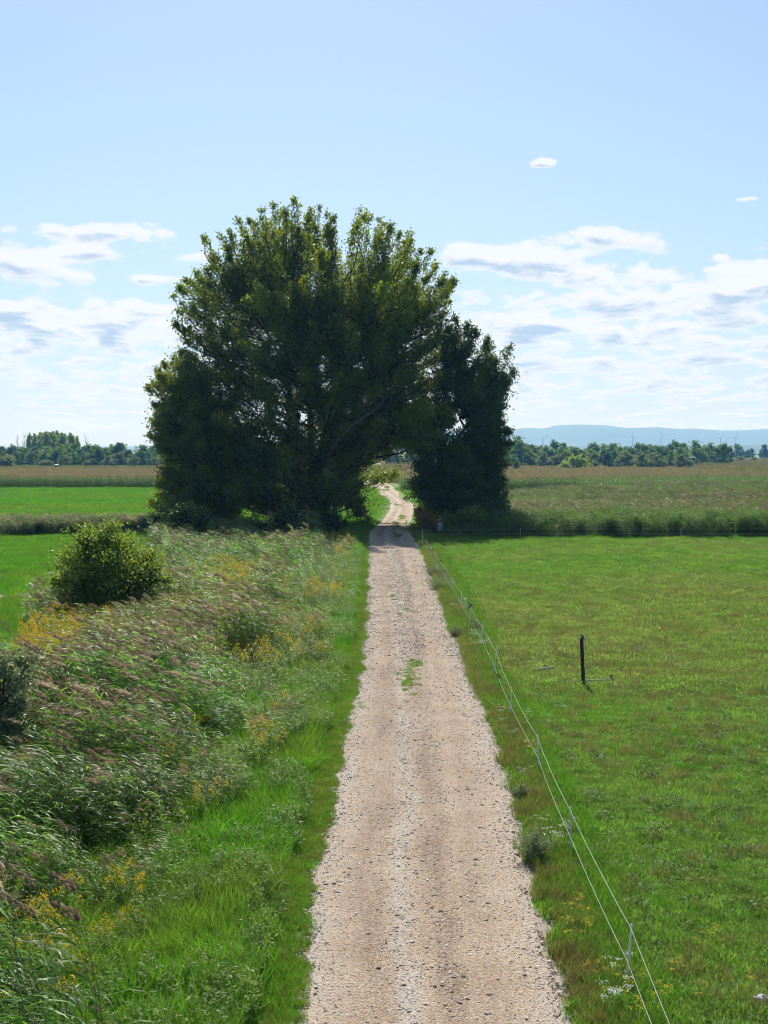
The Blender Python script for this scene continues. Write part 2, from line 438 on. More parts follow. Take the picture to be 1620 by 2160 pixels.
TRK = field_mat('pale_track', ((.30, .27, .2), (.22, .22, .13), (.14, .17, .06)), (.2, 1.2, 6))


# ---------------------------------------------------------------- scattered cover (kind stuff)
def proto(name, mb, mats):
    me = mb.mesh(name)
    for mm in mats: me.materials.append(mm)
    return bpy.data.objects.new(name, me)      # stays outside the scene: only its mesh is used


def scatter(name, label, cat, protos, P, scale, tint=None, seed=1, tilt=.12, rotz=None):
    """ONE object: points that carry copies of the prototypes' meshes"""
    P = np.asarray(P, np.float32); N = len(P); rg = np.random.RandomState(seed)
    me = bpy.data.meshes.new(name); me.vertices.add(N); me.vertices.foreach_set('co', P.ravel())
    rz = rg.rand(N) * 2 * np.pi if rotz is None else rotz
    rot = np.stack([rg.randn(N) * tilt, rg.randn(N) * tilt, rz], -1).astype(np.float32)
    for nm, typ, val, key in (('prot', 'FLOAT_VECTOR', rot.ravel(), 'vector'), ('pscl', 'FLOAT', np.asarray(scale, np.float32) * np.ones(N, np.float32), 'value'),
                              ('pidx', 'INT', rg.randint(0, len(protos), N).astype(np.int32), 'value'),
                              ('ptint', 'FLOAT', (np.zeros(N) if tint is None else np.clip(tint, 0, 1)).astype(np.float32), 'value'),
                              ('prnd', 'FLOAT', rg.rand(N).astype(np.float32), 'value')):
        a = me.attributes.new(nm, typ, 'POINT'); a.data.foreach_set(key, val)
    o = link(name, me)
    ng = bpy.data.node_groups.new(name, 'GeometryNodeTree')
    ng.interface.new_socket('Geometry', in_out='INPUT', socket_type='NodeSocketGeometry')
    ng.interface.new_socket('Geometry', in_out='OUTPUT', socket_type='NodeSocketGeometry')
    n = ng.nodes; l = ng.links
    gi = n.new('NodeGroupInput'); go = n.new('NodeGroupOutput')
    jn = n.new('GeometryNodeJoinGeometry')
    for p in reversed(protos):
        oi = n.new('GeometryNodeObjectInfo'); oi.inputs[0].default_value = p; oi.inputs['As Instance'].default_value = False
        gt = n.new('GeometryNodeGeometryToInstance'); l.new(oi.outputs['Geometry'], gt.inputs[0]); l.new(gt.outputs[0], jn.inputs[0])
    ip = n.new('GeometryNodeInstanceOnPoints')
    def attr(nm, typ):
        a = n.new('GeometryNodeInputNamedAttribute'); a.data_type = typ; a.inputs[0].default_value = nm
        return a.outputs[0]
    l.new(gi.outputs[0], ip.inputs['Points']); l.new(jn.outputs[0], ip.inputs['Instance'])
    ip.inputs['Pick Instance'].default_value = True
    l.new(attr('pidx', 'INT'), ip.inputs['Instance Index'])
    l.new(attr('prot', 'FLOAT_VECTOR'), ip.inputs['Rotation']); l.new(attr('pscl', 'FLOAT'), ip.inputs['Scale'])
    l.new(ip.outputs[0], go.inputs[0])
    md = o.modifiers.new('scatter', 'NODES'); md.node_group = ng
    return tag(o, label, cat, kind='stuff')


def pts_in(seed, x0, x1, y0, y1, n):
    rg = np.random.RandomState(seed)
    return rg.uniform(x0, x1, n), rg.uniform(y0, y1, n), rg


def frustum(x, y, m=2.5): return np.abs(x) < .272 * y + m


def on_ground(x, y, dz=0.0): return np.stack([x, y, ground_z(x, y) + dz], -1)


def grass_patch(seed, n, rad, h0, h1, w, mats=1, lean=.5, wind=0.0, segs=3):
    rg = np.random.RandomState(seed); mb = MB()
    r = rad * np.sqrt(rg.rand(n)); a = rg.rand(n) * 6.283
    b = np.stack([r * np.cos(a), r * np.sin(a), np.full(n, -.02)], -1)
    h = rg.uniform(h0, h1, n); d = rg.rand(n) * 6.283
    out = np.stack([np.cos(d) + wind, np.sin(d), 0 * d], -1) * (lean * h * rg.uniform(.3, 1.2, n))[:, None]
    s = np.linspace(0, 1, segs + 1)
    P = b[:, None] + out[:, None] * (s ** 2)[None, :, None]
    P[..., 2] += (h[:, None] * (s[None] - .25 * lean * s[None] ** 2))
    ww = w * rg.uniform(.6, 1.3, n)[:, None] * np.array([.9, 1, .75, .12][:segs + 1] if segs == 3 else np.linspace(1, .15, segs + 1))[None]
    sd = rg.rand(n) * 6.283; S = np.stack([np.cos(sd), np.sin(sd), 0 * sd], -1)
    v, f = ribbons(P, ww, S); mb.add(v, f, 0, np.repeat(rg.rand(n), segs))
    return mb


def rosette(seed, n, rad, h, L, flower=None, nf=0):
    rg = np.random.RandomState(seed); mb = MB()
    r = rad * np.sqrt(rg.rand(n)); a = rg.rand(n) * 6.283
    c = np.stack([r * np.cos(a), r * np.sin(a), h * rg.rand(n) * (1.15 - r / rad)], -1)
    d = norm(np.stack([np.cos(a) + rg.randn(n) * .5, np.sin(a) + rg.randn(n) * .5, rg.randn(n) * .35 + .15], -1))
    nn = norm(np.stack([rg.randn(n) * .5, rg.randn(n) * .5, np.ones(n)], -1))
    v, f = leaves(c, d, nn, L * rg.uniform(.6, 1.4, n), L * .5 * rg.uniform(.6, 1.3, n)); mb.add(v, f, 0, rg.rand(n))
    if nf:
        a = rg.rand(nf) * 6.283; r = rad * .8 * np.sqrt(rg.rand(nf))
        c = np.stack([r * np.cos(a), r * np.sin(a), h * rg.uniform(1, 1.35, nf)], -1)
        nn = norm(np.stack([rg.randn(nf) * .35, rg.randn(nf) * .35, np.ones(nf)], -1))
        d = norm(np.cross(nn, rg.randn(nf, 3)))
        v, f = leaves(c, d, nn, np.full(nf, .035), np.full(nf, .035)); mb.add(v, f, 1, rg.rand(nf))
    return mb


def herb(seed, stems, h0, h1, leafL, nl, top=None, rad=.25, topn=26, lean=.12):
    """upright leafy stems; 'top' 1 = flower spray at the head"""
    rg = np.random.RandomState(seed); mb = MB()
    for k in range(stems):
        a = rg.rand() * 6.283; r = rad * math.sqrt(rg.rand()); b = np.array([r * math.cos(a), r * math.sin(a), -.03])
        h = rg.uniform(h0, h1); tip = b + np.array([rg.randn() * lean * h - .12 * h, rg.randn() * lean * h, h])
        P = np.stack([b, b * .5 + tip * .5 + np.array([.03, 0, .03]), tip])[None]
        v, f = ribbons(P, np.array([[.009, .007, .004]]), np.array([[1., 0, 0]])); mb.add(v, f, 0, .8)
        s = rg.uniform(.15, .95, nl); c = b + (tip - b) * s[:, None]; aa = rg.rand(nl) * 6.283
        d = norm(np.stack([np.cos(aa), np.sin(aa), rg.uniform(-.2, .7, nl)], -1)); L = leafL * rg.uniform(.6, 1.25, nl) * (1.15 - .5 * s)
        nn = norm(np.stack([-np.cos(aa) * .4 + rg.randn(nl) * .3, -np.sin(aa) * .4 + rg.randn(nl) * .3, np.ones(nl)], -1))
        v, f = leaves(c + d * L[:, None] * .5, d, nn, L, L * .3); mb.add(v, f, 0, rg.rand(nl))
        if top:
            m = topn
            q = rg.rand(m); aa = rg.rand(m) * 6.283; rr = h * .09 * (1.1 - q) + .01
            c = tip + np.stack([rr * np.cos(aa) - .05 * q, rr * np.sin(aa), (q - .6) * h * .17], -1)
            d = norm(rg.randn(m, 3)); nn = norm(rg.randn(m, 3) + np.array([0, 0, 1.]))
            v, f = leaves(c, d, nn, np.full(m, .05), np.full(m, .03)); mb.add(v, f, 1, rg.rand(m))
    return mb


def umbel(seed, stems, h0, h1, mat=1):
    """yarrow or ragwort: stems with flat flower heads"""
    rg = np.random.RandomState(seed); mb = herb(seed, stems, h0, h1, .09, 9, None, .18)
    for k in range(stems):
        c0 = np.array([rg.randn() * .15, rg.randn() * .15, rg.uniform(h0, h1)]); m = 16
        c = c0 + np.stack([rg.randn(m) * .045, rg.randn(m) * .045, rg.randn(m) * .012], -1)
        nn = norm(np.stack([rg.randn(m) * .3, rg.randn(m) * .3, np.ones(m)], -1)); d = norm(np.cross(nn, rg.randn(m, 3)))
        v, f = leaves(c, d, nn, np.full(m, .026), np.full(m, .026)); mb.add(v, f, mat, rg.rand(m))
        P = np.stack([np.array([c0[0] * .6, c0[1] * .6, 0]), c0])[None]
        v, f = ribbons(P, np.array([[.008, .006]]), np.array([[1., 0, 0]])); mb.add(v, f, 0, .6)
    return mb


def reed_clump(seed, stems, h0, h1, plume=.7, wind=-.5, wk=1.0, nl=11):
    rg = np.random.RandomState(seed); mb = MB()
    for k in range(stems):
        a = rg.rand() * 6.283; r = .45 * math.sqrt(rg.rand()); b = np.array([r * math.cos(a), r * math.sin(a), -.05])
        h = rg.uniform(h0, h1); ln = (wind + rg.randn() * .13) * h * .55; ly = rg.randn() * .08 * h
        s = np.linspace(0, 1, 6)
        P = b + np.stack([ln * s ** 2, ly * s ** 2, h * (s - .12 * s ** 3)], -1)
        v, f = ribbons(P[None], wk * np.array([[.013, .012, .011, .009, .007, .004]]), np.array([[.8, .6, 0]])); mb.add(v, f, 1, rg.rand())
        ss = np.linspace(.22, .97, nl) + rg.randn(nl) * .02
        base = np.stack([np.interp(ss, s, P[:, j]) for j in range(3)], -1)
        side = np.where(np.arange(nl) % 2 == 0, 1, -1) * 1.0
        aa = np.pi + rg.randn(nl) * .42 + (side > 0) * .35      # streaming down the wind, to -X
        flip = rg.rand(nl) < .16; aa = np.where(flip, aa + np.pi * .8, aa)
        L = rg.uniform(.45, .8, nl) * (h / 2.3) * (1.12 - .35 * ss); q = np.linspace(0, 1, 5)
        up = rg.uniform(.35, .95, nl)
        dirh = np.stack([np.cos(aa), np.sin(aa), 0 * aa], -1)
        Pl = base[:, None] + dirh[:, None] * (L[:, None] * (q * .95)[None])[..., None]
        Pl[..., 2] += L[:, None] * (up[:, None] * q[None] - (up[:, None] * .7 + .1) * q[None] ** 2.4)
        wd = wk * rg.uniform(.022, .036, nl)[:, None] * np.array([.55, 1, .9, .6, .08])[None]
        S = norm(np.stack([-np.sin(aa), np.cos(aa), rg.randn(nl) * .35], -1))
        v, f = ribbons(Pl, wd, S); mb.add(v, f, 0, np.repeat(rg.rand(nl), 4))
        if rg.rand() < plume:
            m = 80; tp = P[-1]; dr = norm((P[-1] - P[-2]) + np.array([-.12, 0, -.05]))
            q = rg.rand(m); pl = rg.uniform(.28, .42)
            c = tp + dr * (q * pl)[:, None] + np.stack([-.10 * q ** 2, 0 * q, -.08 * q ** 2], -1)
            rr = (.046 * np.sin(np.pi * np.clip(q * .85 + .12, 0, 1)))[:, None]
            c = c + rg.randn(m, 3) * rr * .75
            d = norm(dr + rg.randn(m, 3) * .35 + np.array([-.3, 0, -.1]))
            v, f = leaves(c, d, norm(rg.randn(m, 3)), rg.uniform(.06, .13, m), np.full(m, .022)); mb.add(v, f, 2, np.clip(rg.rand() * .7 + rg.rand(m) * .3, 0, 1))
    return mb


def corn_clump(seed, n=4):
    rg = np.random.RandomState(seed); mb = MB()
    for k in range(n):
        b = np.array([(k - n / 2 + .5) * .26, rg.randn() * .05, -.05]); h = rg.uniform(2.2, 2.65)
        tip = b + np.array([rg.randn() * .06, rg.randn() * .06, h])
        P = np.stack([b, tip])[None]; v, f = ribbons(P, np.array([[.035, .02]]), np.array([[1., 0, 0]])); mb.add(v, f, 0, .6)
        nl = 11; ss = np.linspace(.1, .93, nl); base = b + (tip - b) * ss[:, None]
        aa = rg.rand() * 6.28 + np.arange(nl) * np.pi + rg.randn(nl) * .3
        L = rg.uniform(.55, .85, nl); q = np.linspace(0, 1, 5)
        Pl = base[:, None] + np.stack([np.cos(aa), np.sin(aa), 0 * aa], -1)[:, None] * (L[:, None] * (q * .75)[None])[..., None]
        Pl[..., 2] += L[:, None] * (.75 * q - 1.05 * q ** 2.3)[None]
        wd = rg.uniform(.07, .1, nl)[:, None] * np.array([.6, 1, .95, .6, .1])[None]
        v, f = ribbons(Pl, wd, norm(np.stack([-np.sin(aa), np.cos(aa), rg.randn(nl) * .3], -1))); mb.add(v, f, 0, np.repeat(rg.rand(nl), 4))
        m = 9; aa = rg.rand(m) * 6.28; c = tip + np.stack([np.cos(aa) * .1, np.sin(aa) * .1, rg.uniform(0, .28, m)], -1)
        d = norm(np.stack([np.cos(aa) * .5, np.sin(aa) * .5, np.ones(m)], -1)); v, f = leaves(c, d, norm(rg.randn(m, 3)), np.full(m, .3), np.full(m, .05)); mb.add(v, f, 1, rg.rand(m))
    return mb


# --- pasture sward
sh = [proto('short_grass', grass_patch(20 + k, 150, .34, .05, .13, .011, lean=.8), [GRN]) for k in range(4)]
shf = [proto('wide_grass', grass_patch(30 + k, 240, .95, .06, .17, .022, lean=.8), [GRN]) for k in range(4)]
ros = [proto('leaf_rosette', rosette(40 + k, 90, .22, .15, .05), [WEEDG]) for k in range(4)]
tl = [proto('tall_grass', grass_patch(50 + k, 90, .3, .28, .6, .012, lean=.55, wind=-.5), [LUSH]) for k in range(4)]
md_ = [proto('mid_grass', grass_patch(60 + k, 110, .3, .12, .3, .011, lean=.6, wind=-.3), [LUSH]) for k in range(4)]
dr = [proto('dry_tuft', grass_patch(70 + k, 60, .22, .12, .34, .009, lean=.6), [DRY]) for k in range(3)]
nzA = hash_noise(1, 9.0); nzB = hash_noise(2, 2.6); nzC = hash_noise(3, 26.0); nzD = hash_noise(4, .8)


def dryness(x, y):
    """patches of grazed, drier sward, strongest in a belt 40 to 90 m away"""
    return .85 * np.clip((y - 6) / 50, .42, 1) * np.clip(1.25 * (nzA(x, y) * .45 + nzB(x, y) * .35 + nzC(x, y) * .3 - .32) + .28 * np.exp(-((y - 66) / 26) ** 2), 0, 1)


x, y, rg = pts_in(101, 3.0, 16, 16, 52, 16000)
_, xr_ = road_edges(y, False)
k = frustum(x, y) & (x > xr_ + 1.0); x, y = x[k], y[k]
scatter('pasture_grass', 'short grazed grass of the pasture right of the fence, close to the camera', 'grass', sh, on_ground(x, y), rg.uniform(.7, 1.25, len(x)), dryness(x, y), 5)
x, y, rg = pts_in(102, 3.0, 42, 48, 131, 17000)
_, xr_ = road_edges(y, False)
k = frustum(x, y) & (x > xr_ + .9); x, y = x[k], y[k]
scatter('pasture_grass', 'short grazed grass of the pasture right of the fence, far part before the reeds', 'grass', shf, on_ground(x, y), rg.uniform(.7, 1.2, len(x)), dryness(x, y), 6)
x, y, rg = pts_in(103, 3.8, 40, 16, 128, 16000)
dn = nzB(x + 40, y) * .6 + nzA(x, y + 30) * .4
k = frustum(x, y) & (rg.rand(len(x)) < np.clip((dn - .36) * 3.6, 0.06, 1) * np.clip(46 / y, .25, 1)); x, y = x[k], y[k]
scatter('pasture_weeds', 'low broad leaved weeds dotted through the pasture', 'weeds', ros, on_ground(x, y), rg.uniform(.6, 1.7, len(x)), rg.rand(len(x)) * .6, 7)
x, y, rg = pts_in(104, 4.2, 40, 20, 128, 14000)
k = frustum(x, y) & (rg.rand(len(x)) < np.clip(dryness(x, y) * 1.5, .04, 1)); x, y = x[k], y[k]
scatter('dry_grass_tufts', 'small straw coloured tufts standing in the pasture', 'grass', dr, on_ground(x, y), rg.uniform(.6, 1.3, len(x)), rg.rand(len(x)) * .4, 8)

x, y, rg = pts_in(105, 3.9, 42, 16, 130, 15000)
dn = nzD(x * .8, y * .5) * .5 + nzB(x + 7, y) * .5
k = frustum(x, y) & (rg.rand(len(x)) < np.clip((dn - .45) * 4, .02, 1) * np.clip(55 / y, .3, 1)); x, y = x[k], y[k]
scatter('pasture_tufts', 'taller uneven grass tufts left standing in the grazed pasture', 'grass', md_, on_ground(x, y), rg.uniform(.45, .95, len(x)) * np.where(y > 60, 1.3, 1), dryness(x, y) * rg.uniform(.3, 1.3, len(x)), 36)
WEEDK = leaf_mat('dark_weed_leaves', (.035, .09, .02), (.08, .15, .035), .35, rough=.5, spec=.14, inst=True, c2=(.13, .15, .04), rand=.35)
hbk = [proto('dark_weed', herb(94 + k, 9, .3, .75, .15, 12, rad=.35), [WEEDK]) for k in range(4)]
x, y, rg = pts_in(106, 4.2, 42, 16, 128, 9000)
dn = nzB(x + 90, y + 4) * .6 + nzA(x + 3, y) * .4
k = frustum(x, y) & (rg.rand(len(x)) < np.clip((dn - .5) * 4, .015, 1) * np.clip(45 / y, .25, 1)); x, y = x[k], y[k]
scatter('pasture_weeds', 'dark leafy weed clumps standing in the pasture', 'weeds', hbk, on_ground(x, y), rg.uniform(.22, .62, len(x)), rg.rand(len(x)) * .4, 37)

x, y, rg = pts_in(107, 4.5, 46, 128.5, 134.5, 2200)
k = frustum(x, y, 4) & (rg.rand(len(x)) < np.clip((y - 128) / 5, .1, 1)); x, y = x[k], y[k]
scatter('edge_grass', 'uncut rank grass along the back edge of the pasture below the reeds', 'grass', tl, on_ground(x, y), rg.uniform(.35, .9, len(x)), rg.rand(len(x)) * .5, 40)

# --- verge right of the road
x, y, rg = pts_in(110, 0, 1, 15, 150, 9000)
_, xr_ = road_edges(y); x = xr_ + .16 + x ** 1.3 * 1.2
k = frustum(x, y) & (rg.rand(len(x)) < np.clip(60 / y, .3, 1)); x, y = x[k], y[k]; ed = np.clip(1.2 - (x - xr_[k]) * 1.2, 0, 1)
P_ = on_ground(x, y)
kk = rg.rand(len(x)) < np.clip(ed * .9 + .05, 0, 1) * (.35 + .65 * (nzB(x, y) > .35))
scatter('verge_grass', 'dry ochre grass edging the right side of the gravel road', 'grass', dr + md_[:1], P_[kk], rg.uniform(.7, 1.3, kk.sum()) * np.where(y[kk] > 60, 1.4, 1), rg.rand(kk.sum()) * .9, 9)
scatter('verge_grass', 'green grass between the right road edge and the rope fence', 'grass', md_, P_[~kk], rg.uniform(.6, 1.1, (~kk).sum()) * np.where(y[~kk] > 60, 1.5, 1), rg.rand((~kk).sum()) * .55, 10)
yw = [proto('white_umbel', umbel(80 + k, 5, .35, .6), [WEED, WHT]) for k in range(3)]
yy = [proto('yellow_umbel', umbel(85 + k, 5, .4, .75), [WEED, YEL]) for k in range(3)]
x, y, rg = pts_in(111, 3.2, 4.3, 18, 75, 80)
k = (nzB(x * 2, y) > .52) & (x > np.interp(y, rows[:, 0], rows[:, 2]) + .25); x, y = x[k], y[k]
scatter('white_wildflowers', 'white yarrow flowering along the rope fence', 'wildflowers', yw, on_ground(x, y), rg.uniform(.6, 1.0, len(x)), None, 11)
fy = np.array([[3.25, 20.6], [3.4, 20.2], [3.1, 21], [3.3, 22.8], [3.2, 23.6], [3.45, 23.2], [3.0, 22.2], [3.5, 19.8], [3.3, 27.4], [3.9, 38], [4.6, 21.0], [4.9, 22.4], [5.4, 22.6], [4.5, 20.2], [4.1, 20.0], [5.3, 20.4], [4.0, 36.5]])
rgf = np.random.RandomState(3); fy = np.repeat(fy, 1, 0) + rgf.randn(len(fy), 2) * .16
scatter('yellow_wildflowers', 'yellow ragwort flowering beside the nearest fence post', 'wildflowers', yy, on_ground(fy[:, 0], fy[:, 1]), rgf.uniform(.55, .95, len(fy)), None, 12)

# --- verge and bank left of the road
REED_R = np.array([(14, -4.2), (18.5, -4.4), (20.5, -5.2), (22.5, -5.3), (25, -4.2), (32, -3.0), (43, -2.5), (53, -2.3), (80, -2.25), (114, -2.5), (128, -3.2), (150, -4.2)])
reed_right = lambda y: np.interp(y, REED_R[:, 0], REED_R[:, 1]) + (nzB(y * 0 + 3, y) - .5) * .9
REED_L = np.array([(14, -14), (50, -15), (70, -17.2), (100, -18), (135, -20), (150, -21)])
reed_left = lambda y: np.interp(y, REED_L[:, 0], REED_L[:, 1]) + (nzA(y * 0 + 9, y) - .5) * 2.5
x, y, rg = pts_in(120, 0, 1, 14, 160, 12000)
xl_, _ = road_edges(y); rr_ = reed_right(y)
x = xl_ - .18 + (rr_ - .8 - xl_ + .18) * x ** 1.15
k = frustum(x, y) & (rg.rand(len(x)) < np.clip(70 / y, .35, 1)); x, y = x[k], y[k]; ed = (xl_[k] - x)
P_ = on_ground(x, y)
short = ed < .55 + .3 * nzD(x, y)
edge = ed < .45
scatter('verge_grass', 'short green and ochre grass edging the left side of the gravel road', 'grass', md_[:3] + dr[:1], P_[short], rg.uniform(.45, .85, short.sum()) * np.where(y[short] > 60, 1.35, 1), np.where(edge[short], .75, .25) * rg.rand(short.sum()) * 1.2, 13)
scatter('verge_grass', 'tall lush green grass on the bank between the road and the reeds', 'grass', tl + md_[:2], P_[~short], rg.uniform(.7, 1.2, (~short).sum()), np.clip(nzB(x[~short], y[~short]) - .35, 0, .6), 14)
x, y, rg = pts_in(122, 0, 1, 14, 70, 7000)
xl_, _ = road_edges(y); x = xl_ + .04 - .6 * x ** 1.3
k = frustum(x, y) & (rg.rand(len(x)) < .62); x, y = x[k], y[k]
scatter('verge_grass', 'thin low fringe of grass where the left road edge turns green', 'grass', md_ + dr[:1], on_ground(x, y, .02), rg.uniform(.16, .42, len(x)), rg.rand(len(x)) * .9, 38)
hb = [proto('leafy_weed', herb(90 + k, 6, .45, .8, .13, 14), [WEED]) for k in range(4)]
x, y, rg = pts_in(121, 0, 1, 16, 120, 4200)
xl_, _ = road_edges(y); rr_ = reed_right(y); x = xl_ - .6 + (rr_ - .6 - xl_ + .6) * x
k = frustum(x, y) & (nzB(x + 11, y) > .36); x, y = x[k], y[k]
scatter('bank_weeds', 'leafy weeds growing through the grass of the left bank', 'weeds', hb, on_ground(x, y), rg.uniform(.5, 1.05, len(x)), rg.rand(len(x)) * .5, 15)

# --- reed bed with plumes
ZR = 1.0
rd = [proto('reed_clump', reed_clump(200 + k, 7, 1.7, 2.5, .24), [REEDL, REEDS, PLUME]) for k in range(6)]
rdn = [proto('leafy_reeds', reed_clump(220 + k, 7, 1.3, 2.1, .04), [REEDL, REEDS, PLUME]) for k in range(4)]
x, y, rg = pts_in(130, -24, -2.2, 14, 140, 15000)
rr_ = reed_right(y); ll_ = reed_left(y)
ok = (x < rr_) & (x > ll_) & frustum(x, y, 3.5)
# an open pocket of grass and goldenrod in the near left corner, and a lower green strip beside the bush
pocket = np.exp(-(((x + 5.2) / 1.9) ** 2 + ((y - 23.6) / 2.6) ** 2)) + .75 * np.exp(-(((x + 3.9) / 1.6) ** 2 + ((y - 23.0) / 2.4) ** 2))
gold = np.clip(nzA(x + 5, y) * .7 + nzB(x, y + 9) * .5 - .42, 0, 1) + .7 * np.exp(-(((x + 13.5) / 1.8) ** 2 + ((y - 62) / 14) ** 2)) + .8 * np.exp(-(((x + 9) / 3.5) ** 2 + ((y - 92) / 16) ** 2))
dense = np.clip(1.15 - 1.3 * gold - 2.2 * pocket, .02, 1)
k = ok & (rg.rand(len(x)) < dense * np.clip(50 / y, .45, 1) * np.where(nzB(x + 33, y) > .38, 1, .18)); xk, yk = x[k], y[k]
plum = nzB(xk + 60, yk) * .5 + nzA(xk, yk + 70) * .35 + .3 * np.exp(-((xk - rr_[k] + 4.5) / 2.6) ** 2) > .62 + .12 * (yk > 62) + .22 * (yk < 34)
edge_s = np.clip((rr_[k] - xk) / 2.4, .55, 1)
sc_ = rg.uniform(.8, 1.15, len(xk)) * edge_s * (.74 + .5 * nzB(xk * .9 + 50, yk)) * np.where(yk > 95, 1.1, 1)
rzz = rg.randn(len(xk)) * .35
scatter('reed_bed', 'wind bent reeds with brown feathery plumes filling the ditch left of the road', 'reeds', rd, on_ground(xk, yk)[plum], sc_[plum], np.clip(nzA(xk + 12, yk) * 1.5 - .45 + rg.rand(len(xk)) * .2, 0, 1)[plum], 16, .06, rzz[plum])
scatter('reed_bed', 'leafy green reeds with few plumes between the plumed reeds', 'reeds', rdn, on_ground(xk, yk)[~plum], sc_[~plum], np.clip(nzA(xk + 12, yk) * 1.8 - .5 + rg.rand(len(xk)) * .2, 0, 1)[~plum], 17, .06, rzz[~plum])
rgn = np.random.RandomState(21); nx = rgn.uniform(-5.2, -3.7, 15); ny = rgn.uniform(16.4, 19.4, 15); nx = nx - (ny - 16.4) * .12
scatter('reed_bed', 'tall plumed reeds leaning into the near left corner of the picture', 'reeds', rd, on_ground(nx, ny), rgn.uniform(1.15, 1.4, 15), rgn.rand(15) * .3, 39, .06, rgn.randn(15) * .3)
gd = [proto('goldenrod_plant', herb(240 + k, 8, .9, 1.35, .12, 20, 1, .32), [WEED, YEL]) for k in range(4)]
gw = [proto('green_herb', herb(250 + k, 8, .8, 1.3, .14, 20, None, .35), [WEED]) for k in range(4)]
k = ok & (rg.rand(len(x)) < np.clip(gold * 1.7 + .16, 0, 1) * .7 * np.clip(55 / y, .4, 1)) & (pocket < .5); xk, yk = x[k], y[k]
isg = rg.rand(len(xk)) < np.clip(.12 + .9 * np.exp(-(((xk + 13.5) / 2.2) ** 2 + ((yk - 62) / 14) ** 2)) + .3 * np.exp(-(((xk + 9) / 3.5) ** 2 + ((yk - 88) / 16) ** 2)), 0, 1)
scatter('goldenrod', 'yellow goldenrod flowering among the reeds on the left', 'wildflowers', gd, on_ground(xk, yk)[isg], rg.uniform(.8, 1.2, isg.sum()), rg.rand(isg.sum()) * .6, 18)
scatter('tall_herbs', 'tall light green herbs between the reeds on the left', 'weeds', gw, on_ground(xk, yk)[~isg], rg.uniform(.8, 1.2, (~isg).sum()), rg.rand((~isg).sum()) * .9, 19)
x, y, rg = pts_in(131, -7.5, -3.6, 18, 29, 900)
pk = np.exp(-(((x + 5.6) / 1.5) ** 2 + ((y - 24) / 2.6) ** 2))
k = (x > -7.4) & frustum(x, y) & (rg.rand(len(x)) < pk * .10); x, y = x[k], y[k]
scatter('goldenrod', 'yellow goldenrod in the near left corner of the grass', 'wildflowers', gd, on_ground(x, y), rg.uniform(.55, .85, len(x)), rg.rand(len(x)) * .4, 20)
x, y, rg = pts_in(132, -24, -2.6, 14, 142, 9000)
k = frustum(x, y, 3) & (x < reed_right(y) + .7) & (rg.rand(len(x)) < np.clip(60 / y, .4, 1)); x, y = x[k], y[k]
scatter('undergrowth', 'rank green grass growing below and between the reeds', 'grass', tl, on_ground(x, y), rg.uniform(.9, 1.5, len(x)), np.clip(nzB(x, y) - .2, 0, 1) * .8, 21)

# --- open meadow left of the reed bed
x, y, rg = pts_in(140, -46, -13, 45, 138, 16000)
k = frustum(x, y, 2) & (x < reed_left(y) + .6); x, y = x[k], y[k]
ta_ = np.array(G(-40, 1262)[:2]); tb_ = np.array(G(118, 1202)[:2]); td_ = (tb_ - ta_) / np.linalg.norm(tb_ - ta_)
trk = (np.abs((x - ta_[0]) * td_[1] - (y - ta_[1]) * td_[0]) < .75 + .5 * (nzB(x, y) - .5)) & (y < tb_[1] + 2)
k = ~trk; x, y = x[k], y[k]
mdw = [proto('meadow_grass', grass_patch(260 + k, 220, .9, .1, .28, .02, lean=.6, wind=-.3), [LUSH]) for k in range(3)]
scatter('meadow_grass', 'smooth bright green meadow grass at the left edge beyond the reeds', 'grass', mdw, on_ground(x, y), rg.uniform(.7, 1.1, len(x)), np.clip(nzA(x, y) * .5 - .1, 0, .5), 22)

tn_ = np.array([-td_[1], td_[0]]) * .75; tq = [ta_ + (tb_ - ta_) * q + tn_ * s * (1 + .5 * (nzB(q * 40, s) - .5)) for s, qq in ((1, np.linspace(-.2, 1, 20)), (-1, np.linspace(1, -.2, 20))) for q in qq]
flat('meadow_track', tq, TRK, -.17, 'pale worn track crossing the bright meadow at the left edge', 'track')

# --- grass of the far meadows
far = [proto('far_grass', grass_patch(270 + k, 160, 1.7, .1, .3, .05, lean=.6), [LUSH]) for k in range(3)]
x, y, rg = pts_in(141, -95, 60, 140, 300, 18000)
k = frustum(x, y, 4) & ~((x > -7.5) & (x < 6.5) & (np.abs(x - np.interp(y, rows[:, 0], (rows[:, 1] + rows[:, 2]) / 2)) < 2.9)) & ~((x > 8) & (y < 300) & (x - 8 > (y - 165) * 1.05 * 0 + np.where(y < 232, 0, (y - 232) * .3)))
x, y = x[k], y[k]
scatter('far_meadow_grass', 'green meadow grass beyond the big trees', 'grass', far, np.stack([x, y, ground_z(x, y) * (y < 172) + .06], -1), rg.uniform(.7, 1.2, len(x)), np.clip(nzC(x * .6, y * 2) * .9 - .15, 0, .7), 23)

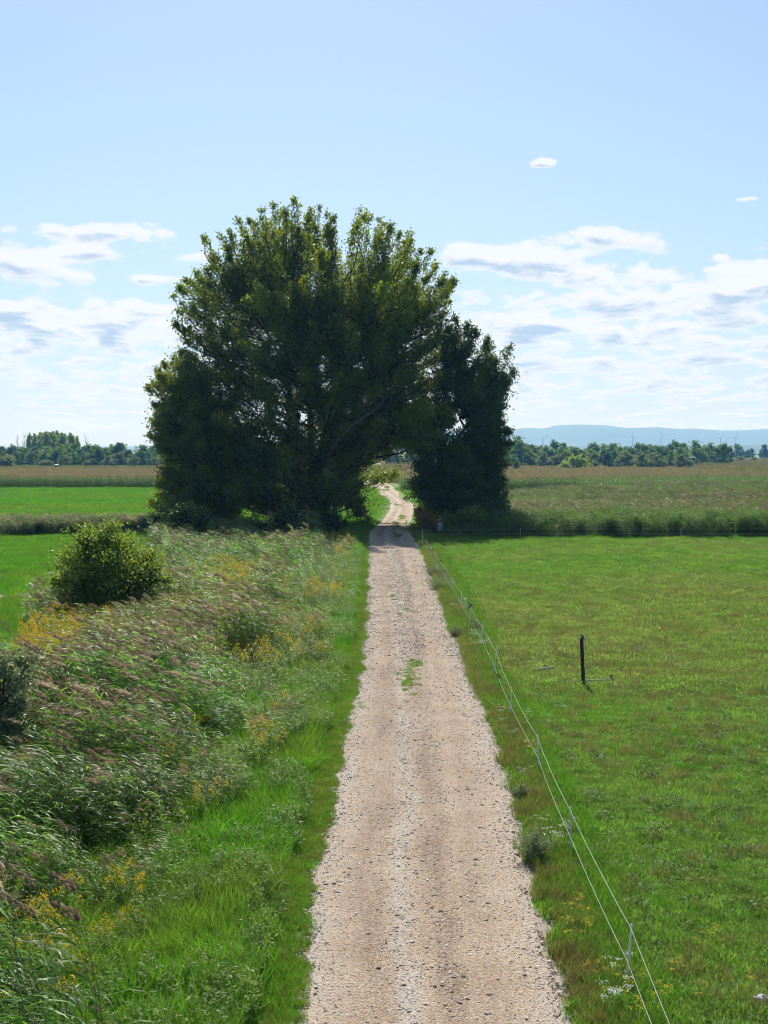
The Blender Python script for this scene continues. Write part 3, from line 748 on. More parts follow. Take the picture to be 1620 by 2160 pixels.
# --- reed strips left and right at the foot of the trees
x, y, rg = pts_in(150, -62, -13, 134, 155, 7000)
k = frustum(x, y, 5) & (y > 137.5 + (nzA(x, 0 * x) - .5) * 4) & (y < 149 + (nzA(x, 0 * x + 40) - .5) * 5) & (rg.rand(len(x)) < .75); x, y = x[k], y[k]
rdf = [proto('far_reeds', reed_clump(300 + k, 8, 1.7, 2.4, .2, wk=2.0, nl=9), [REEDD, REEDS, PLUME]) for k in range(5)]
rdg = [proto('green_far_reeds', reed_clump(310 + k, 9, 1.9, 2.6, .06, wk=2.0, nl=10, wind=-.25), [REEDD, REEDS, PLUME]) for k in range(5)]
scatter('reed_strip', 'brownish plumed reed strip crossing behind the round bush on the left', 'reeds', rdf[:3] + rdg[:3], on_ground(x, y), rg.uniform(.5, .86, len(x)), rg.rand(len(x)) * .9, 24, .06, rg.randn(len(x)) * .4)
x, y, rg = pts_in(151, 4.5, 56, 131.5, 180, 12000)
k = frustum(x, y, 6) & (y > 132.5 + 1.2 * nzB(x, 0 * x)) & (x > 5.5 + (y > 140) * 2.5) & ~((x > 4) & (x < 12) & (y > 146) & (y < 160) & (rg.rand(len(x)) < .5)); x, y = x[k], y[k]
k = rg.rand(len(x)) < np.where(y < 142, .55, .8); x, y = x[k], y[k]
green = (y < 150 + 6 * (nzA(x, y) - .5)) & (x > 9)
lowh = np.where(x < 11, .55, 1.0)
scatter('reed_bank', 'dark green reed bank along the back of the pasture on the right', 'reeds', rdg, on_ground(x, y)[green], (rg.uniform(.5, 1.1, len(x)) * (.7 + .5 * nzB(x * 1.5, y)) * lowh)[green], (rg.rand(len(x)) * .5)[green], 25, .06, (rg.randn(len(x)) * .5)[green])
scatter('reed_bank', 'paler mixed reeds behind the green reed bank on the right', 'reeds', rdf + rdg[:2], on_ground(x, y)[~green], (rg.uniform(.6, .95, len(x)) * lowh)[~green], (rg.rand(len(x)))[~green], 26, .06, (rg.randn(len(x)) * .5)[~green])
x, y, rg = pts_in(152, 8, 110, 180, 330, 30000)
k = frustum(x, y, 6) & (x > 12 + np.clip((y - 215) * .42, 0, 60) + (nzA(x, y) - .5) * 5) & (y < 262 + (x - 30) * .75) & (rg.rand(len(x)) < .6 + .4 * (nzA(x, y * 1.5) > .5)); x, y = x[k], y[k]
br = nzA(x * .5, y * 1.6) > .55
scatter('reed_marsh', 'brown plumed reed marsh stretching back to the corn on the right', 'reeds', rdf, np.stack([x, y, 0 * x], -1)[br], rg.uniform(.6, 1.0, br.sum()), rg.rand(br.sum()), 27, .06, rg.randn(br.sum()) * .5)
scatter('reed_marsh', 'olive green low reeds inside the brown marsh on the right', 'reeds', rdg, np.stack([x, y, 0 * x], -1)[~br], rg.uniform(.45, .75, (~br).sum()), rg.rand((~br).sum()), 28, .06, rg.randn((~br).sum()) * .5)

# --- corn
cn = [proto('corn_plants', corn_clump(320 + k), [CORN, TASS]) for k in range(5)]
def corn(name, label, seed, poly_ok, x0, x1, y0, y1, step_y):
    rg = np.random.RandomState(seed); ptsx = []; ptsy = []
    yv = y0
    while yv < y1:
        xx = np.arange(x0, x1, 1.0 if yv < y0 + 14 else 1.6) + rg.rand() * .8
        ptsx.append(xx); ptsy.append(np.full(len(xx), yv)); yv += step_y if yv < y0 + 10 else step_y * 2.6
    x = np.concatenate(ptsx); y = np.concatenate(ptsy); y = y + rg.randn(len(y)) * .06
    k = poly_ok(x, y); x, y = x[k], y[k]
    scatter(name, label, 'corn', cn, np.stack([x, y, 0 * x + .05], -1), rg.uniform(.92, 1.08, len(x)), None, seed, .04, rg.randn(len(x)) * .2)
corn('corn_field', 'tall green corn with brown tassels behind the meadow on the left', 30, lambda x, y: frustum(x, y, 8), -125, -6, 297, 410, .8)
corn('corn_field', 'tall green corn with brown tassels behind the marsh on the right', 31, lambda x, y: frustum(x, y, 8) & (y > 277 + np.clip(x - 25, 0, 200) * .62) & (y < 400 + x * .2) & (x > 3.6), 3, 90, 277, 415, .8)
x, y, rg = pts_in(160, -205, 4, 345, 720, 16000)
k = frustum(x, y, 8) & ((y > 415) | (x > -5)) & ~((y < 380) & (x < -1.5)); x, y = x[k], y[k]
ftf = [proto('coarse_grass', grass_patch(330 + k, 60, 2.2, .3, .8, .16, lean=.5), [DRY]) for k in range(3)]
scatter('crop_cover', 'rough yellow green crop on the far fields at the left', 'crop', ftf, np.stack([x, y, 0 * x + .05], -1), rg.uniform(.6, 1.1, len(x)), .75 + .25 * rg.rand(len(x)) - .5 * (np.abs(y - 560) < 40), 32)
x, y, rg = pts_in(161, 2, 330, 340, 1200, 28000)
k = frustum(x, y, 8) & (y > 345 + x * .3); x, y = x[k], y[k]
scatter('marsh_cover', 'rough tan marsh grass on the far fields at the right', 'grass', ftf, np.stack([x, y, 0 * x + .05], -1), rg.uniform(.6, 1.3, len(x)) * np.where(y > 700, 1.5, 1), np.clip(nzC(x * .3, y * .5) * 1.2 - .2, 0, 1), 33)

# --- loose stones on the road
def stone(seed):
    bm = bmesh.new(); bmesh.ops.create_icosphere(bm, subdivisions=2, radius=1.0)
    rg = np.random.RandomState(seed); ax = norm(rg.randn(5, 3)); off = rg.uniform(.45, .8, 5)
    for vv in bm.verts:
        p = np.array(vv.co)
        for a, o_ in zip(ax, off):
            d = p @ a
            if d > o_: p = p - a * (d - o_)
        vv.co = Vector(p * np.array([1.25, .95, .62]))
    me = bpy.data.meshes.new('pebble'); bm.to_mesh(me); bm.free()
    me.attributes.new('tint', 'FLOAT', 'FACE'); me.materials.append(STONE)
    return bpy.data.objects.new('pebble', me)
STONE, t = new_mat('limestone_pebbles')
rd_ = t.node('ShaderNodeAttribute', {'attribute_name': 'prnd', 'attribute_type': 'INSTANCER'}).outputs['Fac']
cr = t.node('ShaderNodeValToRGB', None, {0: rd_}); e = cr.color_ramp.elements
e[0].position = 0; e[0].color = (.21, .155, .11, 1); e[1].position = 1; e[1].color = (.60, .555, .50, 1)
for pos, cc in ((.18, (.27, .195, .135, 1)), (.45, (.42, .33, .245, 1)), (.75, (.50, .45, .39, 1))): q = e.new(pos); q.color = cc
pb = t.node('ShaderNodeBsdfPrincipled', None, {'Base Color': cr.outputs[0], 'Roughness': .85, 'Specular IOR Level': .25})
t.l.new(pb.outputs[0], t.node('ShaderNodeOutputMaterial').inputs[0])
stn = [stone(400 + k) for k in range(5)]
x, y, rg = pts_in(170, 0, 1, 14, 125, 120000)
xl_, xr_ = road_edges(y); fr = x.copy(); x = xl_ + (xr_ - xl_) * (x * 1.04 - .02)
w_ = .25 + .75 * (np.exp(-((fr - .42) / .05) ** 2) + .6 * np.exp(-((fr - .55) / .05) ** 2) + np.exp(-(fr / .12) ** 2) + np.exp(-((1 - fr) / .16) ** 2)) * (.4 + .6 * nzB(x * 2, y * .4)) + .35 * (nzD(x, y * .6) > .62)
k = (rg.rand(len(x)) < np.clip(w_, 0, 1) * np.clip(48 / y, .2, 1)) ; x, y, fr = x[k], y[k], fr[k]
zz = .012 + .035 * np.sin(np.pi * fr) - .022 * np.exp(-((fr - .27) / .09) ** 2) - .03 * np.exp(-((fr - .66) / .09) ** 2)
sz = np.clip(rg.lognormal(-4.35, .48, len(x)), .006, .05) * np.where(y > 55, 1.5, 1)
scatter('loose_gravel', 'loose pale pebbles lying on the gravel road', 'gravel', stn, np.stack([x, y, zz], -1), sz, None, 34, .2)

# --- tufts on the road's crown
cl = []
rgc = np.random.RandomState(9)
for px, py, n, sx, sy in ((866, 1422, 46, .16, 1.6), (876, 1402, 22, .16, .5), (860, 1445, 26, .12, .8), (833, 1262, 8, .1, 1.2), (845, 1295, 9, .2, 1.0), (866, 1480, 4, .1, .6), (836, 1232, 3, .08, .8), (834, 1107, 14, .25, 4), (838, 1132, 8, .2, 3), (848, 1092, 10, .22, 3), (858, 1055, 26, .3, 8), (840, 1066, 8, .3, 3), (815, 1028, 26, .4, 14), (812, 1034, 10, .4, 6), (760, 1490, 2, .05, .2)):
    c = G(px, py)
    for _ in range(n): cl.append((c.x + rgc.randn() * sx, c.y + rgc.randn() * sy, .03))
cl = np.array(cl)
scatter('crown_tufts', 'small grass tufts growing along the middle of the gravel road', 'grass', md_ + dr[:1], cl, rgc.uniform(.25, .5, len(cl)) * np.where(cl[:, 1] > 120, 2.2, 1), rgc.rand(len(cl)) * .8, 35)

#TREES#
# ---------------------------------------------------------------- trees
BARK = plain_mat('dark_bark', (.055, .045, .035), .9, (.03, .026, .02), 3, .8, .2, (1, 1, .15))
BARKL = plain_mat('pale_branch_bark', (.13, .11, .085), .9, (.08, .065, .05), 3, .6, .2, (1, 1, .2))
BIRCH, t = new_mat('birch_bark')
tc = t.node('ShaderNodeTexCoord'); vec = t.node('ShaderNodeVectorMath', {'operation': 'MULTIPLY'}, {0: tc.outputs['Object'], 1: (1, 1, 3)}).outputs[0]
pb = t.node('ShaderNodeBsdfPrincipled', None, {'Base Color': t.mix(t.ss(t.noise(vec, 1.6, 5, .65), .5, .6), (.62, .60, .56), (.05, .045, .04)), 'Roughness': .8})
t.l.new(pb.outputs[0], t.node('ShaderNodeOutputMaterial').inputs[0])
POP = leaf_mat('poplar_leaves', (.062, .112, .022), (.225, .275, .05), .6, (1.35, 1.3, .45), .42, .22)
POP_LIT = leaf_mat('sunlit_poplar_leaves', (.15, .22, .03), (.26, .32, .05), .58, (1.2, 1.3, .5), .45, .2)  # poplar leaves with sunlight painted in as a lighter colour
OAK = leaf_mat('dark_oak_leaves', (.036, .074, .022), (.095, .145, .036), .45, (1.2, 1.3, .5), .45, .22)
BUSHM = leaf_mat('bush_leaves', (.085, .15, .02), (.26, .325, .075), .55, (1.2, 1.25, .5), .45, .18)
WILL = leaf_mat('willow_leaves', (.12, .155, .08), (.27, .30, .19), .42, (1.1, 1.2, .7), .42, .3)
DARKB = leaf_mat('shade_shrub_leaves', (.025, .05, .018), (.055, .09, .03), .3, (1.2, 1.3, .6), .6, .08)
RUST = leaf_mat('rusty_leaves', (.10, .12, .03), (.30, .17, .04), .4, (1.2, 1.1, .6), .5, .3)


def inside(poly, px, py):
    poly = np.asarray(poly, float); x0, y0 = poly[:, 0], poly[:, 1]; x1, y1 = np.roll(x0, -1), np.roll(y0, -1)
    c = ((y0[None] > py[:, None]) != (y1[None] > py[:, None])) & (px[:, None] < (x1 - x0)[None] * (py[:, None] - y0[None]) / ((y1 - y0)[None] + 1e-9) + x0[None])
    return c.sum(1) % 2 == 1


def bez(A, Cc, B, s): s = s[:, None]; return A * (1 - s) ** 2 + 2 * Cc * s * (1 - s) + B * s ** 2


class Tree:
    """limbs that fan out of a trunk, each carrying a spindle of leafy twigs"""
    def __init__(s, seed): s.rg = np.random.RandomState(seed); s.wood = MB(); s.fol = MB(); s.nl = 0

    def limb(s, A, B, r, sides=5, bulge=.62, mat=0, jit=.25, tipr=.018):
        A = np.asarray(A, float); B = np.asarray(B, float); d = B - A
        Cc = A + np.array([d[0] * bulge, d[1] * bulge, d[2] * (.42 if bulge < .7 else .36)])
        q = np.linspace(0, 1, 9); P = bez(A, Cc, B, q)
        P[1:-1] += s.rg.randn(7, 3) * jit * np.array([1, 1, .4]) * min(1, np.linalg.norm(d) / 10)
        add_tube(s.wood, P, r * (1 - q) ** .8 + tipr, sides, mat, s.rg.rand())
        return A, Cc, B

    def spray(s, axis, n, rad, size, t0=.25, up=.45, mat=0, tint=None, twigs=True, spread=.2, cl=48):
        A, Cc, B = axis; rg = s.rg; m = max(5, int(n / cl)); Lax = np.linalg.norm(B - A)
        tt = t0 + (1 - t0) * rg.rand(m) ** .85
        base = bez(A, Cc, B, tt); tan = norm(bez(A, Cc, B, np.minimum(tt + .02, 1.02)) - base)
        rdl = norm(rg.randn(m, 3) * np.array([1, 1, .55]))
        dirv = norm(tan * .75 + rdl * .8 + np.array([0, 0, up]))
        prof = np.clip(np.sin(np.pi * np.clip((tt - t0) / (1.0001 - t0), 0, 1) ** .8 * .82 + .32), .12, 1)
        ln = rad * prof * rg.uniform(.45, 1.2, m)
        k = (rg.gamma(2.2, cl / 2.2, m)).astype(int) + 4
        idx = np.repeat(np.arange(m), k); N = len(idx)
        q = .25 + .8 * rg.rand(N) ** .8
        c = base[idx] + dirv[idx] * (ln[idx] * q)[:, None] + rg.randn(N, 3) * (spread * np.where(tt[idx] > .85, .6, 1) + .11 * ln[idx])[:, None] * np.array([1, 1, .9])
        c = c + 0
        d = norm(dirv[idx] * .3 + rg.randn(N, 3)); nn = norm(rg.randn(N, 3) + np.array([0, 0, .35]))
        Ls = size * rg.uniform(.65, 1.35, N)
        v, f = leaves(c, d, nn, Ls, Ls * .78)
        base_t = (rg.rand(m)[idx] * .6 + rg.rand(N) * .4) if tint is None else np.clip(tint + rg.randn(m)[idx] * .15 + rg.randn(N) * .12, 0, 1)
        s.fol.add(v, f, mat, base_t); s.nl += N
        if twigs:
            P = np.stack([base, base + dirv * (ln * .5)[:, None], base + dirv * ln[:, None] * .95 - np.array([0, 0, 1]) * (.05 * ln)[:, None]], 1)
            S = norm(np.cross(dirv, rg.randn(m, 3)))
            w = np.stack([.03 + .01 * ln, .02 + .005 * ln, 0 * ln + .01], 1)
            v, f = ribbons(P, w, S); s.wood.add(v, f, 0, .5)
            v, f = ribbons(P, w, norm(np.cross(dirv, S))); s.wood.add(v, f, 0, .5)

    def build(s, kind, loc, label, cat, group, woodm, folm, shift=True):
        root = empty(kind, loc); tag(root, label, cat, group)
        for nm, mb, mm in (('trunk', s.wood, woodm), ('crown', s.fol, folm)):
            if not mb.v: continue
            off = np.array(loc, np.float32)
            mb.v = [a - off for a in mb.v]
            link(nm, mb.mesh(nm, nm == 'trunk'), root, mm)
        return root


def crown_tree(kind, seed, base, zb, yc, poly, tips, nfill, depth, n_leaf, rad, size, label, cat, woodm, folm, trunk_r=.9, stems=4, limb_r=.3, fork=.16, up=.45, tipw=1.0, matf=None, group=None, droop=0.0, fill_t0=.24, extra=None, bulge=.72, spires=1, inset=8, feather=.72):
    T = Tree(seed); rg = T.rg; b = np.array([base[0], base[1], zb], float)
    pw = np.array([PX(p[0], p[1], yc) for p in poly]); top = pw[:, 2].max(); H = top - zb
    xm, xM = pw[:, 0].min(), pw[:, 0].max(); cx = (xm + xM) / 2; hw = (xM - xm) / 2
    # a few massive stems
    heads = []
    for k in range(stems):
        a = 6.283 * k / stems + rg.rand(); ou = rg.uniform(.25, 1); e = b + np.array([math.cos(a) * hw * .5 * ou + (cx - b[0]) * .6, math.sin(a) * depth * .5 * ou, H * (.78 - .3 * ou) * rg.uniform(.9, 1.1)])
        s0 = b + np.array([math.cos(a), math.sin(a), 0]) * trunk_r * (.45 if stems > 1 else 0)
        q = np.linspace(0, 1, 12); P = bez(s0, s0 * .65 + e * .35 + np.array([0, 0, H * .12]), e, q); P[2:-1] += rg.randn(9, 3) * .22
        add_tube(T.wood, P, trunk_r * (.62 if stems > 1 else 1) * (1 - .85 * q ** .8) * (1 + .5 * np.exp(-q * 14)), 9, 0, .5); heads.append((s0, P))
    allt = []
    for tp in tips:
        px, py = tp[0] + (inset if PX(tp[0], tp[1], yc).x < cx - hw * .6 else -inset if PX(tp[0], tp[1], yc).x > cx + hw * .6 else 0), tp[1]; dz = tp[2] if len(tp) > 2 else rg.uniform(-.35, .35) * depth
        allt.append((np.array(PX(px, py - 5, yc + dz)), feather, tp[3] if len(tp) > 3 else 0))
    for w0, _, mt in list(allt):
        for _j in range(spires):
            dx, dz_ = rg.randn() * rad * .75, -abs(rg.randn()) * rad * 1.0 - .5
            allt.append((w0 + np.array([-np.sign(w0[0] - cx) * abs(dx) if abs(w0[0] - cx) > hw * .7 else dx, rg.randn() * rad * .8, dz_]), .55, mt))
    k = 0; pa = np.array(poly, float)
    while k < nfill:
        px = rg.uniform(pa[:, 0].min(), pa[:, 0].max(), 1); py = rg.uniform(pa[:, 1].min(), pa[:, 1].max(), 1)
        if not inside(poly, px, py)[0]: continue
        w = np.array(PX(px[0], py[0], yc)); ex = math.sqrt(max(.08, 1 - ((w[0] - cx) / hw) ** 2 * .85))
        w = np.array(PX(px[0], py[0], yc + rg.uniform(-1, 1) * depth * ex)); w[2] -= rad * .25
        allt.append((w, .95, 0)); k += 1
    tot = len(allt)
    for w, ws, mt in allt:
        AP = np.concatenate([P for _, P in heads]); dv = w - AP
        cost = np.linalg.norm(dv * np.array([1, 1, .7]), axis=1) + np.where(dv[:, 2] < .22 * np.linalg.norm(dv[:, :2], axis=1) - droop, 9, 0) + np.where(AP[:, 2] < zb + fork * H * .6, 6, 0) + rg.rand(len(AP)) * H * .06
        A = AP[np.argmin(cost)]
        ax = T.limb(A, w, limb_r * rg.uniform(.6, 1.15) * (.5 + .5 * np.linalg.norm(w - A) / (H * .5)), 5, bulge, 0, .55)
        near = matf(w) if matf else mt
        T.spray(ax, n_leaf / tot * (1.1 if ws < .9 else 1) * rg.uniform(.75, 1.3), rad * rg.uniform(.75, 1.2) * (.9 if ws < .9 else 1), size, .06 if ws < .9 else fill_t0, up * (1.5 if ws < .9 else 1), near, spread=.24 if ws < .9 else .2, cl=26 if ws < .9 else 48)
    if extra: extra(T, b, heads)
    return T.build(kind, (b[0], b[1], zb), label, cat, group, woodm, folm)


# --- the great poplar
mp = [(619, 430), (578, 436), (540, 470), (503, 466), (470, 500), (437, 552), (401, 577), (358, 633), (361, 693), (400, 724), (395, 760), (420, 830), (430, 900), (440, 990), (450, 1040), (520, 1085), (620, 1085), (690, 1080), (740, 1000), (800, 945), (930, 870), (955, 800), (963, 683), (958, 640), (968, 597), (917, 537), (877, 504), (826, 476), (778, 451), (756, 448), (720, 470), (675, 443)]
mtips = [(619, 431), (632, 436, 2), (605, 440, -2), (578, 437), (592, 455, 3), (560, 475, -4), (540, 475, 2), (528, 473), (503, 467), (515, 490, 4), (485, 495), (459, 505), (472, 530, 3), (437, 555), (425, 575, -3), (401, 578), (385, 600, 2), (358, 634), (372, 618, -3), (361, 692), (380, 660, 2), (406, 722), (675, 444), (690, 452, -3), (655, 452, 3), (705, 470), (756, 449), (778, 452), (768, 462, -3), (800, 470, 3), (826, 478), (842, 500, -4), (877, 505), (862, 520, 3), (895, 535, -2), (917, 538), (930, 565, 3), (945, 590, -3), (968, 598), (955, 620, 2), (958, 642), (950, 670, -2), (940, 720, 2), (930, 760, 4), (955, 700, 3),
         (540, 605, -10, 1), (640, 590, -10), (520, 640, -11, 1), (600, 640, -10), (700, 620, -9), (580, 700, -12), (480, 700, -10), (760, 600, -8), (820, 580, -8, 1), (870, 600, -7, 1), (900, 640, -6), (660, 690, -11), (740, 700, -11), (820, 700, -10), (640, 800, -12), (720, 800, -12), (540, 800, -12), (800, 820, -11), (860, 800, -9),  # trailing index: front plumes whose sunlit look comes from lighter leaf colour
         (820, 925, -6), (775, 950, -8), (735, 975, -9), (845, 925, 0), (790, 955, 3), (700, 980, -10), (600, 960, -11), (540, 1000, -10), (500, 960, -8), (470, 1000, -6), (480, 1050, -5), (520, 1060, -6), (705, 1030, -6), (690, 1060, -5), (440, 800, -3), (455, 860, -5), (475, 930, -6), (505, 870, -7), (525, 940, -8), (565, 890, -9), (450, 760, 0), (430, 720, -3), (890, 760, -5), (905, 815, -4), (865, 840, -7), (835, 880, -8), (925, 735, -3), (880, 700, -6), (800, 760, -10), (760, 860, -10), (850, 760, 3), (870, 880, 2)]
YT = 154.0
bt = G(652, 1104, -.4)


def great_extra(T, b, heads):
    # the long pale limb reaching right, and the branch over the road with sunlight put into its leaf colour
    A = np.array(PX(715, 925, YT - 9)); B = np.array(PX(820, 830, YT - 11))
    mid = np.array(PX(650, 1010, YT - 2))
    P = np.array([np.array(PX(660, 1040, YT)), np.array(PX(690, 970, YT - 5)), np.array(PX(716, 925, YT - 9.5)), np.array(PX(748, 893, YT - 11.5)), np.array(PX(790, 866, YT - 12.5)), np.array(PX(815, 838, YT - 12.5))])
    add_tube(T.wood, P, np.array([.2, .17, .14, .11, .08, .04]), 6, 1, .5)
    for (px, py, dz) in ((905, 870, -7), (935, 868, -6), (945, 890, -5), (915, 920, -6), (890, 945, -6), (905, 950, -5), (872, 945, -5), (930, 935, -4), (880, 905, -7)):
        A = np.array(PX(800, 900, YT - 4)); ax = T.limb(A, np.array(PX(px, py, YT + dz)), .1, 5)
        T.spray(ax, 1500, 2.0, .3, .45, .3, 1)


crown_tree('poplar_tree', 5, (bt.x, bt.y), -.45, YT, mp, mtips, 160, 11.5, 330000, 2.45, .23,
           'great dark multi-stemmed poplar standing left of the road, the largest tree', 'tree', [BARK, BARKL], [POP, POP_LIT], 1.15, 8, .12, .12, .6, extra=great_extra)
# --- smaller poplar leaning out to the left
lp = [(381, 744), (345, 770), (322, 785), (303, 825), (318, 865), (325, 936), (346, 982), (351, 1032), (366, 1083), (440, 1098), (545, 1090), (560, 1000), (540, 870), (470, 800), (420, 750)]
lt = [(381, 745), (365, 760, 2), (395, 755, -2), (340, 776), (322, 786), (330, 800, -2), (304, 826), (315, 815, 2), (320, 864), (335, 880, -3), (318, 895), (326, 934), (340, 950, -3), (347, 980), (352, 1030), (360, 1000, -4), (368, 1080), (390, 1070, -4), (420, 1080, -3), (430, 770, -2), (450, 1075, -4), (400, 1040, -5), (345, 1055), (358, 1088), (410, 860, -6), (400, 930, -6), (430, 1000, -6), (470, 900, -5), (450, 850, -3), (480, 960, -5), (500, 1010, -6), (520, 950, -3), (440, 920, 2), (520, 1050, -6), (390, 800, -4), (420, 800, -3)]
b2 = G(470, 1112, -.5)
crown_tree('poplar_tree', 8, (b2.x, b2.y - 1), -.5, 151, lp, lt, 70, 6, 115000, 2.2, .225,
           'shorter poplar leaning left beside the great poplar, sky showing through its crown', 'tree', [BARK], [POP, POP_LIT], .5, 3, .13, .12, .5)
# --- dark tree right of the road
rp = [(960, 680), (1000, 700), (1040, 738), (1056, 770), (1072, 800), (1060, 850), (1045, 880), (1075, 900), (1086, 915), (1075, 960), (1060, 1010), (1072, 1030), (1066, 1085), (1000, 1085), (950, 1050), (900, 1050), (862, 1000), (885, 930), (920, 800), (945, 700)]
rt = [(962, 678), (985, 690, 2), (1003, 705), (1030, 720, -2), (1042, 740), (1057, 768), (1050, 760, 3), (1073, 800), (1065, 820, -2), (1060, 848), (1050, 868, 2), (1070, 898), (1086, 915), (1080, 935, -3), (1074, 960), (1062, 1005), (1073, 1030), (1067, 1080), (1050, 1060, -3), (1020, 1085, -4), (870, 985, -3), (890, 1000, -4), (910, 1010, -4), (880, 960, -4), (1000, 1075, -5), (1035, 1075, -5), (985, 1060, -5), (1005, 1000, -6), (960, 1000, -6)]
b3 = G(930, 1110, -.25)
crown_tree('broadleaf_tree', 12, (b3.x, b3.y), -.25, 151.5, rp, rt, 80, 5.2, 140000, 1.85, .215,
           'dark rounded tree with a thick forked trunk right of the road', 'tree', [BARK], [OAK], .95, 4, .15, .12, .35, inset=13)


# --- birch and shrubs under the poplars
def shrub(kind, seed, px, py, w, h, n, size, label, mats, cat='bush', z=-.3, y=None, stems=9, group=None, rough=.35, wood=None, dip=0.0):
    c = G(px, py, z) if y is None else Vector((PX(px, 1000, y).x, y, z))
    T = Tree(seed); rg = T.rg; b = np.array(c)
    for k in range(stems):
        a = 6.283 * k / stems + rg.rand() * .8; el_ = rg.uniform(.15, 1.45) if k % 3 else 1.4
        e = b + np.array([math.cos(a) * math.cos(el_) * w * .5, math.sin(a) * math.cos(el_) * w * .5, h * (.25 + .75 * math.sin(el_)) * rg.uniform(.82, 1.04) - dip])
        ax = T.limb(b + np.array([math.cos(a), math.sin(a), 0]) * w * .06, e, .04 + .012 * h, 4, .5, 0, .1, .01)
        T.spray(ax, n / stems * rg.uniform(.7, 1.3), w * rough * rg.uniform(.6, 1.15), size, .12, .25, 0, None, True, .1)
    return T.build(kind, tuple(b), label, cat, group, [wood or BARK], mats)


Tb = Tree(33); bb = np.array(G(737, 1098, -.3)); tp = np.array(PX(724, 985, bb[1]))
q = np.linspace(0, 1, 8)
for dx, hh in ((0, 1.0), (-.9, .8)):
    P = bez(bb + np.array([dx, 0, 0]), bb * .5 + tp * .5 + np.array([dx - .2, 0, 0]), tp * hh + bb * (1 - hh) + np.array([dx * 1.6, 0, 0]), q); add_tube(Tb.wood, P, (.2 if dx == 0 else .12) * (1 - .6 * q), 8)
for px, py in ((730, 1005), (742, 1030), (748, 1055), (740, 1070), (750, 1075), (722, 1020), (745, 1040), (735, 1000)):
    ax = Tb.limb(P[4], np.array(PX(px, py, bb[1] + Tb.rg.randn() * .8)), .05, 4); Tb.spray(ax, 700, 1.1, .22, .2, .2)
Tb.build('birch_tree', tuple(bb), 'slender birch with white bark at the right foot of the great poplar', 'tree', None, [BIRCH], [OAK])
shrub('bush', 41, 758, 1096, 1.8, 3.2, 2000, .22, 'yellowing bush on the left road edge in front of the birch', [RUST], z=-.1)
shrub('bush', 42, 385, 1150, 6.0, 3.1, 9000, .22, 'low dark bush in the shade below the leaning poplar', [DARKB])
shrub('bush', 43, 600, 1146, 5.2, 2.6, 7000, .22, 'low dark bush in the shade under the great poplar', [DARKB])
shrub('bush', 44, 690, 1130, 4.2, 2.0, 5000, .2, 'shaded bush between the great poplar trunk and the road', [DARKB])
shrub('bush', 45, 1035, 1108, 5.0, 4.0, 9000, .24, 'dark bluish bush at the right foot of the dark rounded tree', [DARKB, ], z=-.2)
shrub('bush', 46, 905, 1124, 3.0, 1.9, 2200, .2, 'rusty orange leaved bush in front of the thick forked trunk', [RUST], z=-.1, stems=11)
shrub('bush', 47, 884, 1096, 1.6, 1.5, 900, .18, 'small rusty green bush on the right road edge', [RUST], z=0, stems=7)
shrub('bush', 48, 985, 1122, 7.5, 1.7, 6000, .22, 'pale green bramble thicket spreading right of the thick forked trunk', [BUSHM], z=-.2, stems=14, rough=.22)
# --- round bush and grey willow in the reeds
shrub('bush', 51, 222, 1308, 5.7, 4.6, 36000, .125, 'big round yellow green bush rising from the left edge of the reeds', [BUSHM], z=-.5, stems=34, rough=.36)
shrub('willow_bush', 52, -48, 1640, 3.4, 3.9, 30000, .10, 'silvery grey green willow bush cut by the left picture edge', [WILL], z=-.5, stems=20, rough=.30)

# --- grey green mugwort plants beside the road
def mugwort(seed, px, py, w, h, label, n=90):
    rg = np.random.RandomState(seed); mb = MB(); c = np.array(G(px, py, -.05))
    for k in range(n):
        a = rg.rand() * 6.283; r = rg.rand() ** .6; tip = np.array([math.cos(a) * r * w * .5, math.sin(a) * r * w * .5, h * (1.1 - .5 * r) * rg.uniform(.7, 1.1)])
        b = tip * np.array([.15, .15, 0]); P = np.stack([b, b * .5 + tip * .5 + np.array([0, 0, .06 * h]), tip])[None]
        v, f = ribbons(P, np.array([[.012, .009, .005]]), np.array([[math.sin(a), -math.cos(a), 0]])); mb.add(v, f, 0, .3)
        m = 16; q = rg.uniform(.25, 1, m); cc = b + (tip - b) * q[:, None] + rg.randn(m, 3) * .03
        d = norm(rg.randn(m, 3) + np.array([0, 0, .8])); v, f = leaves(cc, d, norm(rg.randn(m, 3)), rg.uniform(.04, .09, m), np.full(m, .02)); mb.add(v, f, 0, rg.rand(m))
    o = link('mugwort_plant', mb.mesh('mugwort_plant'), None, [WILL]); o.location = c
    return tag(o, label, 'plant', 'grey green plants along the right road edge')
mugwort(61, 1125, 1822, .95, .8, 'grey green feathery mugwort at the right road edge, nearest of its kind', 130)
mugwort(62, 1098, 1690, .5, .45, 'low brownish grey mugwort just beyond the nearest feathery one', 60)
mugwort(63, 960, 1345, .9, .6, 'small grey mugwort touching the road where the gravel edge bulges')
mugwort(64, 1003, 1338, 1.0, .75, 'grey mugwort leaning against the rope fence opposite the roadside one')
mugwort(65, 925, 1245, 2.4, 1.0, 'wide grey green mugwort clump farther up the right road edge', 140)
mugwort(66, 912, 1215, 1.8, 1.0, 'tall mugwort clump farthest up the right road edge', 110)

